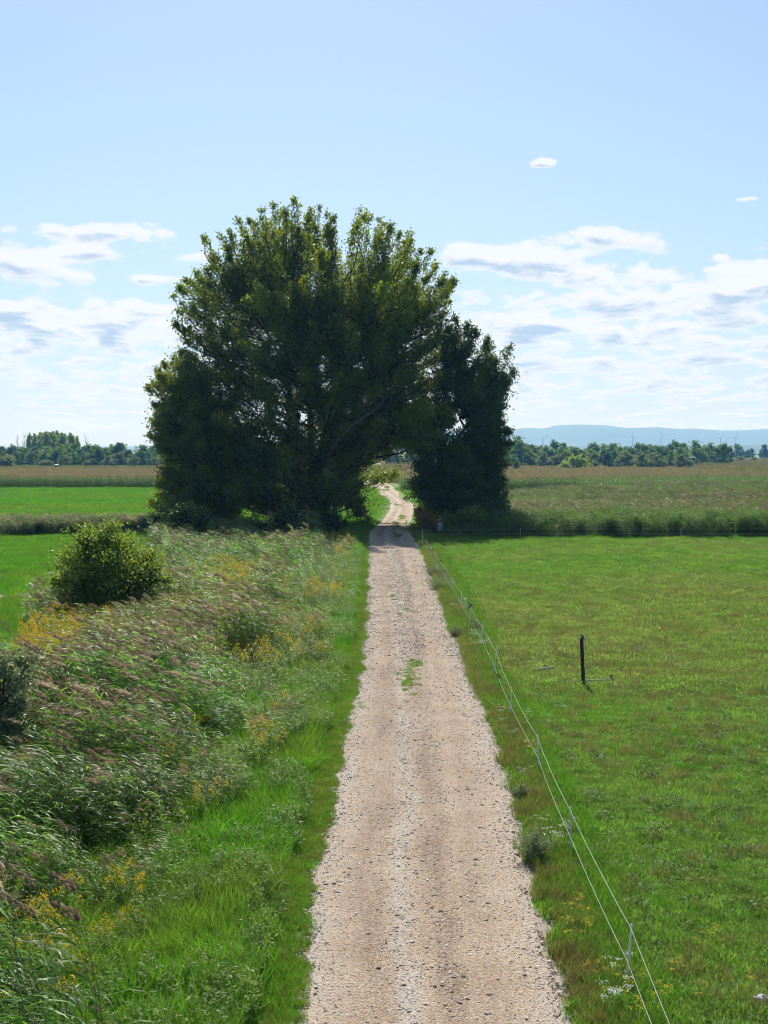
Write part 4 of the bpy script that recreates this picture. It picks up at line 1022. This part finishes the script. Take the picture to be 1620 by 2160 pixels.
# ---------------------------------------------------------------- far woods: every tree its own object
FW = [leaf_mat('far_leaves_%d' % k, tuple(q_ * 1.6 for q_ in a), tuple(q_ * 1.6 for q_ in b), .45, (1.2, 1.3, .5), .6, .08) for k, (a, b) in enumerate((((.045, .08, .022), (.09, .14, .035)), ((.065, .11, .024), (.12, .17, .04)), ((.03, .06, .03), (.06, .095, .04)), ((.085, .105, .06), (.14, .16, .09)), ((.14, .19, .025), (.24, .28, .04)), ((.13, .17, .055), (.22, .26, .095))))]


def far_tree_meshes(seed, w, h, n, size, fm, clear=.06, lobes=11, spire=False):
    T = Tree(seed); rg = T.rg; top = np.array([0, 0, h * .78])
    add_tube(T.wood, np.array([[0, 0, -.3], [0.1, 0, h * .4], top]), np.array([.04 * w, .025 * w, .02]), 6)
    for k in range(lobes):
        a = rg.rand() * 6.283; zz = clear + (1 - clear) * (k + rg.rand()) / lobes; rr = math.sin(math.pi * min(1, max(.1, (zz - clear) / (1 - clear) * .8 + .2))) * (.5 if not spire else .38)
        e = np.array([math.cos(a) * rr * w * rg.uniform(.75, 1.15), math.sin(a) * rr * w * rg.uniform(.75, 1.15), h * min(1, zz * rg.uniform(.9, 1.05))])
        ax = T.limb(np.array([0, 0, e[2] * .45 * (1 if not spire else 1.5)]), e, .1, 4, .5, 0, .2)
        T.spray(ax, n / lobes, w * .26, size, .15, .25, 0, None, False, .4)
    return T.wood.mesh('trunk'), T.fol.mesh('crown')


KINDS = {'round': (far_tree_meshes(71, 10, 11, 2600, .8, 0), 0), 'broad': (far_tree_meshes(72, 13, 10, 3000, .85, 1), 1), 'dark': (far_tree_meshes(73, 8, 10.5, 2400, .75, 2, .02), 2),
         'grey': (far_tree_meshes(74, 11, 8.5, 2600, .7, 3, .02), 3), 'tall': (far_tree_meshes(75, 8.5, 20, 3000, .7, 1, .40, 17, True), 5), 'shrub': (far_tree_meshes(76, 7, 4.2, 1800, .6, 3, 0.0), 3), 'yellow': (far_tree_meshes(77, 8, 5, 1800, .6, 4, 0.0), 4), 'spire': (far_tree_meshes(78, 4.6, 11, 1500, .6, 2, .04, 12, True), 2)}
SRC = {}
for k, ((wm, fm_), mi) in KINDS.items():
    wm.materials.append(BARK); fm_.materials.append(FW[mi])


def far_tree(kind, name, x, y, s, rz, label, group, cat='tree', sz=1.0):
    if (kind, name) not in SRC:
        o = empty(name, (0, 0, 0)); (wm, fm_), mi = KINDS[kind]
        link('trunk', wm, o); link('crown', fm_, o); SRC[(kind, name)] = o; r = o
    else:
        o = SRC[(kind, name)]; r = o.copy(); C.objects.link(r)
        for ch in o.children: c = ch.copy(); C.objects.link(c); c.parent = r
    r.location = (x, y, 0); r.scale = (s * 1.08, s * 1.08, s * sz * .93); r.rotation_euler = (0, 0, rz)
    return tag(r, label, cat, group)


rgw = np.random.RandomState(77)
LL = 'trees of the far wood on the left'
names = {'round': 'rounded mid green tree in the far wood on the left', 'broad': 'broad lighter green tree in the far wood on the left', 'dark': 'dark blue green tree in the far wood on the left', 'grey': 'greyish green tree low in the far wood on the left'}
for row, (yy, n, kinds, smin, smax) in enumerate(((690, 20, ('grey', 'shrub', 'grey'), .6, .85), (712, 24, ('round', 'dark', 'broad', 'grey'), .7, .95), (736, 26, ('round', 'broad', 'dark'), .9, 1.08), (762, 26, ('round', 'broad', 'dark', 'round'), 1.05, 1.18))):
    for k in range(n):
        x = -205 + (k + rgw.rand()) * 200 / n; kd = kinds[rgw.randint(len(kinds))]
        lb = names.get(kd, 'low grey green shrub along the foot of the far wood on the left')
        far_tree(kd, 'far_tree' if kd != 'shrub' else 'far_shrub', x, yy + rgw.randn() * 5, rgw.uniform(smin, smax), rgw.rand() * 6.28, lb, LL if kd != 'shrub' else 'shrubs before the far wood on the left', 'tree' if kd != 'shrub' else 'shrub', rgw.uniform(.9, 1.1))
for k, (px, tpy, ww, lab) in enumerate(((62, 908, .62, 'first thin pale poplar from the left rising above the far wood'), (72, 909, .55, 'second thin pale poplar from the left rising above the far wood'), (86, 907, 1.0, 'pale poplar at the left end of the dense tall clump above the far wood'), (98, 905, 1.05, 'broad pale poplar left of the middle of the tall clump above the far wood'), (110, 905, 1.0, 'yellowish pale poplar in the middle of the tall clump above the far wood'), (119, 903, .9, 'topmost pale poplar of the tall clump above the far wood'), (131, 908, 1.0, 'rounded pale poplar at the right end of the tall clump above the far wood'), (149, 908, .95, 'single pale poplar standing just right of the tall clump above the far wood'), (163, 915, .6, 'lowest thin pale poplar on the right of the tall clump above the far wood'))):
    yy = 780 + (k % 3) * 6; p = PX(px, tpy, yy); s = p.z / 20.5
    r = far_tree('tall', 'far_poplar', p.x, yy, s, k * 1.3, lab, 'tall pale poplars above the far wood'); r.scale = (s * ww, s * ww, s)


def bare_tree(px, tpy, yy, label, seed):
    p = PX(px, tpy, yy); rg = np.random.RandomState(seed); mb = MB(); h = p.z
    add_tube(mb, np.array([[0, 0, 0], [.2, 0, h * .5], [0, 0, h]]), np.array([.28, .2, .05]), 6)
    for k in range(11):
        z = h * rg.uniform(.45, .9); a = rg.rand() * 6.28; L = h * rg.uniform(.08, .17)
        add_tube(mb, np.array([[.1, 0, z], [.1 + math.cos(a) * L * .5, math.sin(a) * L * .5, z + L * .7], [.1 + math.cos(a) * L * .7, math.sin(a) * L * .7, z + L * 1.3]]), np.array([.12, .08, .03]), 4)
    o = link('dead_tree', mb.mesh('dead_tree'), None, [BARKL]); o.location = (p.x, yy, 0)
    tag(o, label, 'tree', 'bare dead trees above the far wood')
bare_tree(37, 918, 778, 'leftmost bare dead tree above the far wood', 1)
bare_tree(50, 912, 780, 'bare dead tree next to the first thin pale poplar', 2)
bare_tree(181, 918, 778, 'bare dead tree alone right of the tall pale poplars', 3)
far_tree('dark', 'far_tree', PX(255, 940, 725).x, 725, 1.28, 2, 'tallest dark rounded tree with a knob top in the far wood on the left', LL)
far_tree('dark', 'far_tree', PX(200, 940, 745).x, 745, 1.15, 1, 'bluish tree with twin rounded tops right of the tall pale poplars', LL)
far_tree('spire', 'far_tree', PX(21, 950, 728).x, 728, 1.05, 1, 'narrow dark upright tree near the left end of the far wood', LL)
far_tree('shrub', 'far_shrub', PX(14, 985, 672).x, 672, 1.35, 1, 'large dark olive shrub at the left picture edge before the far wood', 'shrubs before the far wood on the left', 'shrub')
RRG = 'trees of the far wood on the right'
nm2 = {'round': 'rounded mid green tree in the nearer wood on the right', 'broad': 'broad lighter green tree in the nearer wood on the right', 'dark': 'dark blue green tree in the nearer wood on the right', 'grey': 'olive grey willow at the foot of the nearer wood on the right'}
for row, (yy, n, x0, x1, kinds, smin, smax) in enumerate(((640, 9, 78, 142, ('grey', 'grey', 'dark'), .6, .95), (690, 15, 45, 155, ('grey', 'round', 'broad', 'dark'), .7, 1.0), (740, 20, 20, 165, ('round', 'broad', 'dark'), .85, 1.05), (800, 22, 0, 190, ('round', 'broad', 'round', 'dark'), 1.0, 1.25), (860, 18, 40, 215, ('round', 'broad'), 1.1, 1.35))):
    for k in range(n):
        x = x0 + (k + rgw.rand()) * (x1 - x0) / n; kd = kinds[rgw.randint(len(kinds))]
        far_tree(kd, 'far_tree', x, yy + rgw.randn() * 7, rgw.uniform(smin, smax), rgw.rand() * 6.28, nm2[kd], RRG, 'tree', rgw.uniform(.9, 1.1))
far_tree('broad', 'far_tree', PX(1094, 930, 745).x, 745, 1.55, 2, 'tallest tree of the nearer wood, just right of the dark rounded tree', RRG)
far_tree('yellow', 'far_shrub', PX(1217, 985, 612).x, 612, 1.15, 2, 'bright yellow green shrub before the middle of the wood on the right', 'shrubs before the wood on the right', 'shrub')
far_tree('yellow', 'far_shrub', PX(1190, 985, 606).x, 606, .7, 1, 'small yellow green shrub left of the bright one before the wood', 'shrubs before the wood on the right', 'shrub')
far_tree('yellow', 'far_shrub', PX(1350, 985, 640).x, 640, .7, 1, 'yellowish shrub alone at the right foot of the wood', 'shrubs before the wood on the right', 'shrub')
far_tree('dark', 'far_shrub', PX(1091, 985, 560).x, 560, .38, 1, 'small dark shrub in the marsh near the dark rounded tree', 'shrubs before the wood on the right', 'shrub')
for px, yy, s, lab in ((1502, 1000, .75, 'low bush in the marsh right of the raised hide, nearest to it'), (1514, 1010, .6, 'small bush second right of the raised hide in the marsh'), (1547, 1010, .5, 'smallest of the dark bushes standing right of the raised hide'), (1562, 1000, 1.0, 'wide double dark bush in the marsh far right of the raised hide'), (1590, 1000, .8, 'upright dark bush last but one at the far right marsh edge'), (1611, 1020, .6, 'faint low bush at the right picture edge in the marsh'), (1522, 800, .95, 'olive bush in the nearer marsh below the row of small dark bushes')):
    far_tree('shrub', 'far_shrub', PX(px, 970, yy).x, yy, s, yy * .1 + px, lab, 'bushes in the marsh on the right', 'shrub')
FGR = 'trees of the distant wood behind the marsh'
for row, (yy, n, s0) in enumerate(((1500, 32, .85), (1560, 30, 1.05))):
    for k in range(n):
        x = 195 + (k + rgw.rand()) * 300 / n; kd = ('round', 'dark', 'broad', 'dark')[rgw.randint(4)]
        far_tree(kd, 'distant_tree', x, yy + rgw.randn() * 12, s0 * rgw.uniform(.8, 1.25), rgw.rand() * 6.28, 'bluish tree of the distant wood behind the marsh at the right', FGR, 'tree', rgw.uniform(.85, 1.15))
far_tree('round', 'distant_tree', PX(1553, 945, 1490).x, 1490, 1.5, 0, 'larger rounded tree standing out of the distant wood below a wind turbine', FGR)
far_tree('spire', 'distant_tree', PX(1612, 945, 1490).x, 1490, 1.55, 0, 'tall narrow tree of the distant wood at the right picture edge', FGR)

# ---------------------------------------------------------------- hills
HILL = field_mat('wooded_hills', ((.05, .075, .03), (.06, .085, .04), (.08, .09, .05)), (.0006, .004, .03), bump=0)


def ridge(name, y0, prof, depth, label, seed):
    rg = np.random.RandomState(seed); px = np.array([p[0] for p in prof], float); py = np.array([p[1] for p in prof], float)
    xx = np.linspace(px[0], px[-1], 260); yy = np.interp(xx, px, py)
    X_ = (xx - 810) / 3000 * y0; H_ = CAM_H + (950 - yy) / 3000 * y0 + np.convolve(rg.randn(260), np.ones(5) / 5, 'same') * y0 * .00012
    ss = np.linspace(-1, 1, 15); vv = np.stack([np.broadcast_to(X_[None], (15, 260)), y0 + ss[:, None] * depth + 0 * X_[None], np.maximum(H_, 0)[None] * (np.cos(ss * np.pi / 2) ** 1.3)[:, None] - 4], -1)
    i = (np.arange(14)[:, None] * 260 + np.arange(259)[None]).ravel()
    tag(link(name, MB().add(vv.reshape(-1, 3), np.stack([i, i + 1, i + 261, i + 260], -1)).mesh(name, True), None, [HILL]), label, 'hills', kind='structure')
ridge('hills', 11500, [(-900, 950), (-200, 946), (300, 940), (700, 925), (950, 909), (1080, 904.5), (1113, 901), (1137, 903), (1156, 901), (1168, 896.5), (1216, 894.5), (1270, 895.6), (1300, 899), (1319, 902), (1387, 900), (1434, 904.4), (1462, 902.6), (1516, 907), (1559, 907), (1620, 903.5), (1800, 899), (2300, 915), (2900, 945)], 1400, 'long pale blue ridge of distant hills on the right horizon', 3)
ridge('hills', 6500, [(-900, 947), (400, 947), (900, 944), (1150, 939), (1260, 938), (1450, 936.5), (1620, 937), (2300, 940), (2900, 946)], 500, 'low darker blue line of land in front of the hills', 4)

# ---------------------------------------------------------------- wind turbines
TURB = plain_mat('turbine_white', (.72, .73, .74), .5)


def turbine(px, hub_py, yy, rb, a0, label, first=None):
    p = PX(px, hub_py, yy); h = p.z
    root = empty('wind_turbine', (p.x, yy, 0)); tag(root, label, 'wind turbine', 'wind turbines in front of the hills')
    m1 = MB(); add_tube(m1, np.array([[0, 0, -2], [0, 0, h * .5], [0, 0, h]]), np.array([2.9, 2.3, 1.7]), 12); link('tower', m1.mesh('tower', True), root, [TURB])
    m2 = MB(); add_box(m2, (0, 2.5, h + .8), (4, 11, 4), taper=.85); bevel(link('nacelle', m2.mesh('nacelle'), root, [TURB]), .6)
    m3 = MB(); add_tube(m3, np.array([[0, -3.2, h + .8], [0, -4.5, h + .8], [0, -6, h + .8]]), np.array([1.7, 1.6, .4]), 10); link('hub', m3.mesh('hub', True), root, [TURB])
    for k in range(3):
        a = a0 + k * 2.0944; d = np.array([math.sin(a), 0, math.cos(a)]); w = np.array([math.cos(a), 0, -math.sin(a)])
        m = MB(); s = np.array([.03, .15, .35, .7, 1.0]); c = np.array([0, -4.6, h + .8]) + d * (s * rb)[:, None]; ch = np.array([1.6, 3.4, 2.7, 1.7, .4]); th = np.array([1.4, .8, .5, .3, .1])
        ring = np.stack([c + w * ch[:, None] * .6, c + np.array([0, 1, 0]) * th[:, None], c - w * ch[:, None] * .4, c - np.array([0, 1, 0]) * th[:, None]], 1)
        i = np.arange(4)[:, None] * 4; j = np.arange(4)[None]
        m.add(ring.reshape(-1, 3), np.stack([i + j, i + (j + 1) % 4, i + 4 + (j + 1) % 4, i + 4 + j], -1).reshape(-1, 4)); m.add(ring[-1], [[0, 1, 2, 3]]); link('blade', m.mesh('blade', True), root, [TURB])
for px, py, a0, lab in ((1145, 924, .9, 'leftmost wind turbine, close to the dark rounded tree'), (1334, 920, .35, 'wind turbine standing above the middle of the right wood'), (1394, 921, .1, 'faint wind turbine between the wood and the raised hide'), (1519, 923, .75, 'wind turbine left of the rightmost one, blades raised'), (1551, 922, .25, 'rightmost wind turbine with its blades in a Y')):
    turbine(px, py, 6200, 25, a0, lab)

# ---------------------------------------------------------------- hides
WOODD = plain_mat('dark_stained_boards', (.06, .05, .04), .8, (.035, .03, .026), 2, .3, .2, (1, 1, 6))
WOODG = plain_mat('weathered_grey_wood', (.55, .51, .45), .85, (.42, .38, .33), 4, .5, .2, (6, 6, 1))
ROOFW = plain_mat('pale_roof_sheet', (.72, .74, .76), .35, (.6, .62, .64), 3)
GAP = plain_mat('dark_window_gap', (.012, .012, .014), .6)


def hide(px, base_py, top_py, w, label, roofm, y=None):
    g_ = G(px, base_py, 0); y = g_.y if y is None else y
    x = PX(px, base_py, y).x; H = PX(px, top_py, y).z
    root = empty('raised_hide', (x, y, 0)); tag(root, label, 'hunting hide', 'hunting hides at the far woods')
    ch = w * .95; z0 = H - ch - .25
    m = MB()
    add_box(m, (0, 0, z0 + ch * .26), (w, w, ch * .52)); add_box(m, (0, w * .5 - .05, z0 + ch * .76), (w, .1, ch * .48))
    for sx in (-1, 1): add_box(m, (sx * (w * .5 - .06), -w * .5 + .06, z0 + ch * .76), (.12, .12, ch * .478))
    add_box(m, (0, -w * .5 + .05, z0 + ch * .93), (w - .25, .09, ch * .14)); link('cabin', m.mesh('cabin'), root, [WOODD])
    m = MB(); add_box(m, (0, -w * .5 + .12, z0 + ch * .69), (w - .25, .03, ch * .33)); link('window', m.mesh('window'), root, [GAP])
    m = MB(); add_box(m, (0, 0, H - .1), (w * 1.25, w * 1.3, .16), 0, (.07, 0, 0)); bevel(link('roof', m.mesh('roof'), root, [roofm]), .03)
    for sx in (-1, 1):
        for sy in (-1, 1):
            m = MB(); add_tube(m, np.array([[sx * w * .55, sy * w * .55, -.1], [sx * w * .44, sy * w * .44, z0]]), .09, 6); link('leg', m.mesh('leg'), root, [WOODD])
    m = MB()
    for sx in (-.25, .25): add_tube(m, np.array([[sx - .1, -w * .9, 0], [sx, -w * .5, z0 + .1]]), .05, 5)
    for k in range(int(z0 / .4)):
        q = (k + .5) / (z0 / .4); add_tube(m, np.array([[-.35 + .1 * q, -w * .9 + w * .4 * q, z0 * q], [.15 + .1 * q, -w * .9 + w * .4 * q, z0 * q]]), .035, 5)
    link('ladder', m.mesh('ladder'), root, [WOODD])
hide(1460.5, 990, 964, 2.0, 'raised hunting hide with a white roof beside the right wood', ROOFW, 690)
hide(119, 990, 980, 1.5, 'small dark hide with a pale roof before the left wood', ROOFW, 655)
# open seat
g_ = PX(1435, 985, 640); root = empty('hunting_seat', (g_.x, 640, 0)); tag(root, 'low dark open hunting seat left of the raised hide', 'hunting seat')
m = MB(); add_box(m, (0, 0, .75), (1.3, 1.2, 1.5)); add_box(m, (-.6, .1, 2.0), (.1, 1.0, 1.0)); link('cabin', m.mesh('cabin'), root, [WOODD])
m = MB(); add_box(m, (-.45, .55, 1.95), (.4, .08, .9)); add_box(m, (.4, .55, 1.75), (.5, .08, .5)); link('backrest', m.mesh('backrest'), root, [WOODD])

# ---------------------------------------------------------------- rope fence along the road
POSTW = plain_mat('fence_plastic', (.66, .64, .60), .45, (.52, .50, .47), 5)
ROPE = plain_mat('white_rope', (.62, .62, .58), .7, (.48, .48, .45), 60)
fx = [(13.9, 3.45, 0, 0), (20.9, 3.66, .06, .02), (27.9, 3.7, 0, 0), (35.1, 3.84, -.03, .01), (42.2, 3.8, .01, 0), (50.1, 3.94, .08, 0), (57.3, 3.97, .01, 0), (64.4, 3.93, .03, 0), (71, 3.88, .0, 0), (78, 3.8, -.03, 0), (85.2, 3.75, .02, 0), (91.4, 3.6, -.02, 0), (98, 3.52, 0, 0), (104, 3.47, .02, 0), (111, 3.35, -.02, 0), (118, 3.2, 0, 0)]
root = empty('rope_fence', (3.7, 60, 0)); tag(root, 'white two-rope electric fence on thin posts along the right side of the road', 'fence')
tops = []
for k, (y, x, lx, ly) in enumerate(fx):
    z0 = float(ground_z(x, y)); m = MB(); h = .98 if k else .98
    b = np.array([x - lx - 3.7, y - 60, z0 - .15]); e = np.array([x + lx * .6 - 3.7, y - 60 + ly, z0 + h])
    P = np.stack([b + (e - b) * q for q in (0, .5, .97, 1)]); add_tube(m, P, np.array([.016, .016, .016, .009]), 7)
    for q in (.36, .62, .985):
        c = b + (e - b) * q; add_tube(m, np.array([c + [-.012, 0, 0], c + [-.05, -.02, .0], c + [-.05, -.02, .035]]), .007, 5)
    add_tube(m, np.array([b + (e - b) * .2 + [-.05, -.02, 0], b + (e - b) * .2 + [.06, .02, 0]]), .012, 5)
    link('post', m.mesh('post', True), root, [POSTW]); tops.append((b, e))
for q in (.97, .52):
    pts = []
    for k in range(len(tops) - 1):
        p0 = tops[k][0] + (tops[k][1] - tops[k][0]) * q + [-.03, -.02, 0]; p1 = tops[k + 1][0] + (tops[k + 1][1] - tops[k + 1][0]) * q + [-.03, -.02, 0]
        for s in np.linspace(0, 1, 9)[:-1]: pts.append(p0 + (p1 - p0) * s - np.array([0, 0, .07 * 4 * s * (1 - s) * (.35 + ((k * 7) % 5) * .2)]))
    pts.append(p1); pts = np.array(pts)
    m = MB(); add_tube(m, pts, .003, 5); link('rope', m.mesh('rope', True), root, [ROPE])
    if q > .9: ROPE_T = pts + np.array([3.7, 60, 0])
    else: ROPE_B = pts + np.array([3.7, 60, 0])
# fence along the back of the pasture
root = empty('wire_fence', (5, 130.5, 0)); tag(root, 'thin wire fence on white posts in front of the green reed bank', 'fence')
bp_ = [(3.4, 126), (12.6, 131.4), (27.5, 131.5), (42, 131.7)]; tt_ = []
for x, y in bp_:
    z0 = float(ground_z(x, y)); m = MB(); add_tube(m, np.array([[x - 5, y - 130.5, z0 - .1], [x - 5, y - 130.5, z0 + 1.0], [x - 5, y - 130.5, z0 + 1.05]]), np.array([.022, .022, .012]), 6); link('post', m.mesh('post'), root, [POSTW]); tt_.append(np.array([x - 5, y - 130.5, z0]))
for hh in (.95, .55):
    m = MB(); add_tube(m, np.array([p + [0, -.03, hh] for p in tt_]), .004, 4); link('wire', m.mesh('wire'), root, [ROPE])

# ---------------------------------------------------------------- posts, poles and the fence energiser
def lone_post(px, py, top_py, r, label, lean=0.0, mat=None, z=-.22, cat='post', group=None):
    g_ = G(px, py, z); H = PX(px, top_py, g_.y).z - z
    rg = np.random.RandomState(int(px)); m = MB(); q = np.linspace(0, 1, 9)
    P = np.stack([lean * (1 - q) * 0 + -lean * q, 0 * q, -.1 + (H + .1) * q], -1); P[1:-1, :2] += rg.randn(7, 2) * r * .06
    P = np.vstack([P, P[-1] + [0, 0, .004]]); rr = np.append(r * (1.08 - .1 * q) * (1 + .03 * rg.randn(9)), r * .8)
    add_tube(m, P, rr, 12); o = link('wooden_post', m.mesh('wooden_post', True), None, [mat or WOODD]); o.location = (g_.x, g_.y, z)
    tag(o, label, cat, group); return g_, H
PP, PH = lone_post(1230.5, 1450, 1346, .062, 'dark weathered wooden post standing alone in the pasture', .07)
lone_post(902, 1133, 1085, .07, 'dark wooden gate post beside the road near the rusty bush', .02, z=-.1)
lone_post(941, 1131, 1107, .06, 'short dark wooden stake right of the grey box', 0, z=-.15)
lone_post(798.5, 1071, 1063, .06, 'short dark stake in the grass left of the winding road', 0, z=0)


def pole(a, b, r, label, za=-.05, zb=-.03):
    a = G(a[0], a[1], za); b = G(b[0], b[1], zb); m = MB(); c = (a + b) / 2; rg = np.random.RandomState(4)
    q = np.linspace(0, 1, 8)[:, None]; P = np.array(a - c) * (1 - q) + np.array(b - c) * q; P[1:-1] += rg.randn(6, 3) * r * .12
    add_tube(m, P, r * (1 + .05 * rg.randn(8)), 9); o = link('wooden_pole', m.mesh('wooden_pole', True), None, [WOODG]); o.location = c
    return tag(o, label, 'pole', 'poles lying in the pasture')
pole((1202, 1436), (1291, 1434), .026, 'long pale pole lying across behind the lone dark post', -.03, -.01)
pole((1123, 1412.5), (1169, 1407), .036, 'shorter grey pole lying in the grass left of the lone dark post')
g_ = G(928, 1131, -.15); root = empty('fence_energiser', (g_.x, g_.y, -.15)); tag(root, 'grey fence energiser box with a tilted solar panel beside the thick trunk', 'fence energiser')
GREYB = plain_mat('grey_blue_plastic', (.16, .20, .25), .45, (.13, .165, .21), 4); SOL = plain_mat('solar_cells', (.03, .04, .07), .2, (.04, .05, .09), 20)
m = MB(); add_box(m, (0, 0, .82), (.52, .34, .74), taper=.9); bevel(link('box', m.mesh('box'), root, [GREYB]), .05, 3)
m = MB(); add_box(m, (0, 0, 1.215), (.4, .3, .05)); bevel(link('lid', m.mesh('lid'), root, [POSTW]), .015)
for sx in (-.14, .16): m = MB(); add_tube(m, np.array([[sx, 0, -.1], [sx, 0, .46]]), .04, 7); link('leg', m.mesh('leg'), root, [WOODD])
m = MB(); add_box(m, (.22, .05, 1.62), (.75, .5, .035), 0, (.25, -.5, 0)); pn = link('solar_panel', m.mesh('solar_panel'), root, [SOL])
m = MB(); add_tube(m, np.array([[.2, .05, 1.2], [.22, .05, 1.6]]), .03, 7); link('bracket', m.mesh('bracket'), root, [GREYB])

# white stone in the pasture
bm = bmesh.new(); bmesh.ops.create_icosphere(bm, subdivisions=3, radius=1)
for vv in bm.verts: vv.co = Vector((vv.co.x * .1, vv.co.y * .06, vv.co.z * .05)) * (1 + .18 * math.sin(vv.co.x * 5 + vv.co.y * 3) + .1 * math.sin(vv.co.z * 7))
me = bpy.data.meshes.new('stone'); bm.to_mesh(me); bm.free()
o = link('stone', me, None, [plain_mat('white_stone', (.75, .74, .72), .8)]); o.location = G(1606, 2105, -.15); tag(o, 'small white stone lying in the near right corner of the pasture', 'stone')

# ---------------------------------------------------------------- swallows on the ropes
BB = plain_mat('swallow_blue_black', (.012, .014, .022), .4); BW = plain_mat('swallow_white_belly', (.62, .57, .5), .8); BO = plain_mat('swallow_rust', (.42, .13, .03), .8)


def swallow(p, rz, label, front=1, s=1.0):
    """perched bird: one lofted body from bill to forked tail, folded wings as parts"""
    sec = [(-.09, .004, .004, .0), (-.08, .012, .012, .0), (-.065, .021, .022, .002), (-.048, .020, .021, .0), (-.03, .024, .026, -.004), (0, .029, .031, -.008), (.035, .024, .026, -.006), (.06, .014, .014, 0), (.085, .012, .006, .002), (.13, .016, .003, .002)]
    a = np.linspace(0, 2 * np.pi, 10, endpoint=False); m = MB()
    ring = np.array([[[x, ry_ * math.cos(t_), zz + rz_ * math.sin(t_)] for t_ in a] for x, ry_, rz_, zz in sec])
    i = np.arange(len(sec) - 1)[:, None] * 10; j = np.arange(10)[None]
    f = np.stack([i + j, i + (j + 1) % 10, i + 10 + (j + 1) % 10, i + 10 + j], -1).reshape(-1, 4)
    mat = np.zeros((len(sec) - 1, 10), int); mat[2:8, 5:10] = 1; mat[1:4, 5:10] = 2
    v = ring.reshape(-1, 3)
    for mi in range(3):
        k = mat.ravel() == mi
        if mi == 0: m.add(v, f[k], 0)
        else: m.q.append((f[k], np.full(k.sum(), mi, np.int32), np.full(k.sum(), .5, np.float32)))
    for sy in (-1, 1):      # tail streamers and feet
        vt = np.array([[.12, sy * .004, .004], [.12, sy * .016, .004], [.20, sy * .022, .006], [.12, sy * .004, -.001], [.12, sy * .016, -.001], [.20, sy * .022, .003]])
        m.add(vt, [[0, 1, 2, 2], [3, 5, 4, 4], [0, 2, 5, 3], [1, 4, 5, 2]][2:], 0); add_tube(m, np.array([[.0, sy * .01, -.03], [.0, sy * .012, -.055]]), .003, 4)
    root = empty('swallow', (p[0], p[1], p[2] + .055 * s), rz); root.scale = (s, s, s); tag(root, label, 'bird', 'swallows perched in the pasture')
    tilt = R(38)
    b = link('body', m.mesh('body', True), root, [BB, BW, BO]); b.rotation_euler = (0, tilt, 0)
    for sy in (-1, 1):
        w = MB(); x_ = np.array([-.035, 0, .06, .15]); up_ = np.array([.012, .016, .010, .006]); wd = np.array([.012, .024, .02, .003])
        out = np.stack([x_, sy * (.026 + 0 * x_ - .012 * np.clip(x_, 0, 1) / .15), up_ + wd * .4], -1); inn = np.stack([x_, sy * (.030 - .016 * np.clip(x_, 0, 1) / .15), up_ - wd * .8], -1); thk = np.array([0, -sy * .004, 0])
        vv_ = np.concatenate([out, inn, out + thk, inn + thk]); fs = []
        for k in range(3): fs += [[k, k + 1, 5 + k, 4 + k], [8 + k, 12 + k, 13 + k, 9 + k], [k, 8 + k, 9 + k, k + 1], [4 + k, 5 + k, 13 + k, 12 + k]]
        w.add(vv_, fs); wo = link('wing', w.mesh('wing', True), root, [BB]); wo.rotation_euler = (0, tilt, 0)


def at_y(rope, y): return np.array([np.interp(y, rope[:, 1], rope[:, j]) for j in range(3)])
swallow(at_y(ROPE_B, 47.6), R(60), 'swallow with a rusty breast on the lower rope near the dark post', s=1.35)
swallow(at_y(ROPE_T, 64.0), R(200), 'white bellied swallow on the top rope beside the fence post', s=1.5)
swallow(at_y(ROPE_T, 65.2), R(20), 'dark swallow on the top rope just behind the white bellied one', s=1.4)
swallow(at_y(ROPE_B, 62.5), R(30), 'dark swallow on the lower rope below the pair on the top rope', s=1.4)
swallow(at_y(ROPE_T, 90.2), R(30), 'dark swallow on the top rope far along the fence', s=1.5)
swallow(at_y(ROPE_T, 101.5), R(190), 'pale swallow on the top rope in the tree shadow', s=1.5)
swallow(np.array([PP.x - .06, PP.y, -.22 + PH]), R(-60), 'small dark bird perched on the lone dark post', s=1.2)
e_ = G(1293, 1434, -.05); swallow(np.array([e_.x - .05, e_.y, -.04]), R(70), 'dark bird perched on the right end of the long pale pole', s=1.7)

# ---------------------------------------------------------------- the air
HZ = bpy.data.meshes.new('haze'); bm = bmesh.new(); bmesh.ops.create_cube(bm, size=1.0); bm.to_mesh(HZ); bm.free()
hz = link('haze', HZ); hz.scale = (34000, 14900, 262); hz.location = (0, 6450, 131 - 8)
tag(hz, 'thin bluish summer haze over the far fields and hills', 'haze', kind='stuff')
HM = bpy.data.materials.new('haze_air'); HM.use_nodes = True; HM.node_tree.nodes.clear(); t = NT(HM.node_tree)
vp = t.node('ShaderNodeVolumePrincipled', None, {'Color': (.21, .54, 1.0, 1), 'Absorption Color': (1, 1, 1, 1), 'Density': 1.15e-4, 'Anisotropy': .2})
t.l.new(vp.outputs[0], t.node('ShaderNodeOutputMaterial').inputs['Volume']); HZ.materials.append(HM)
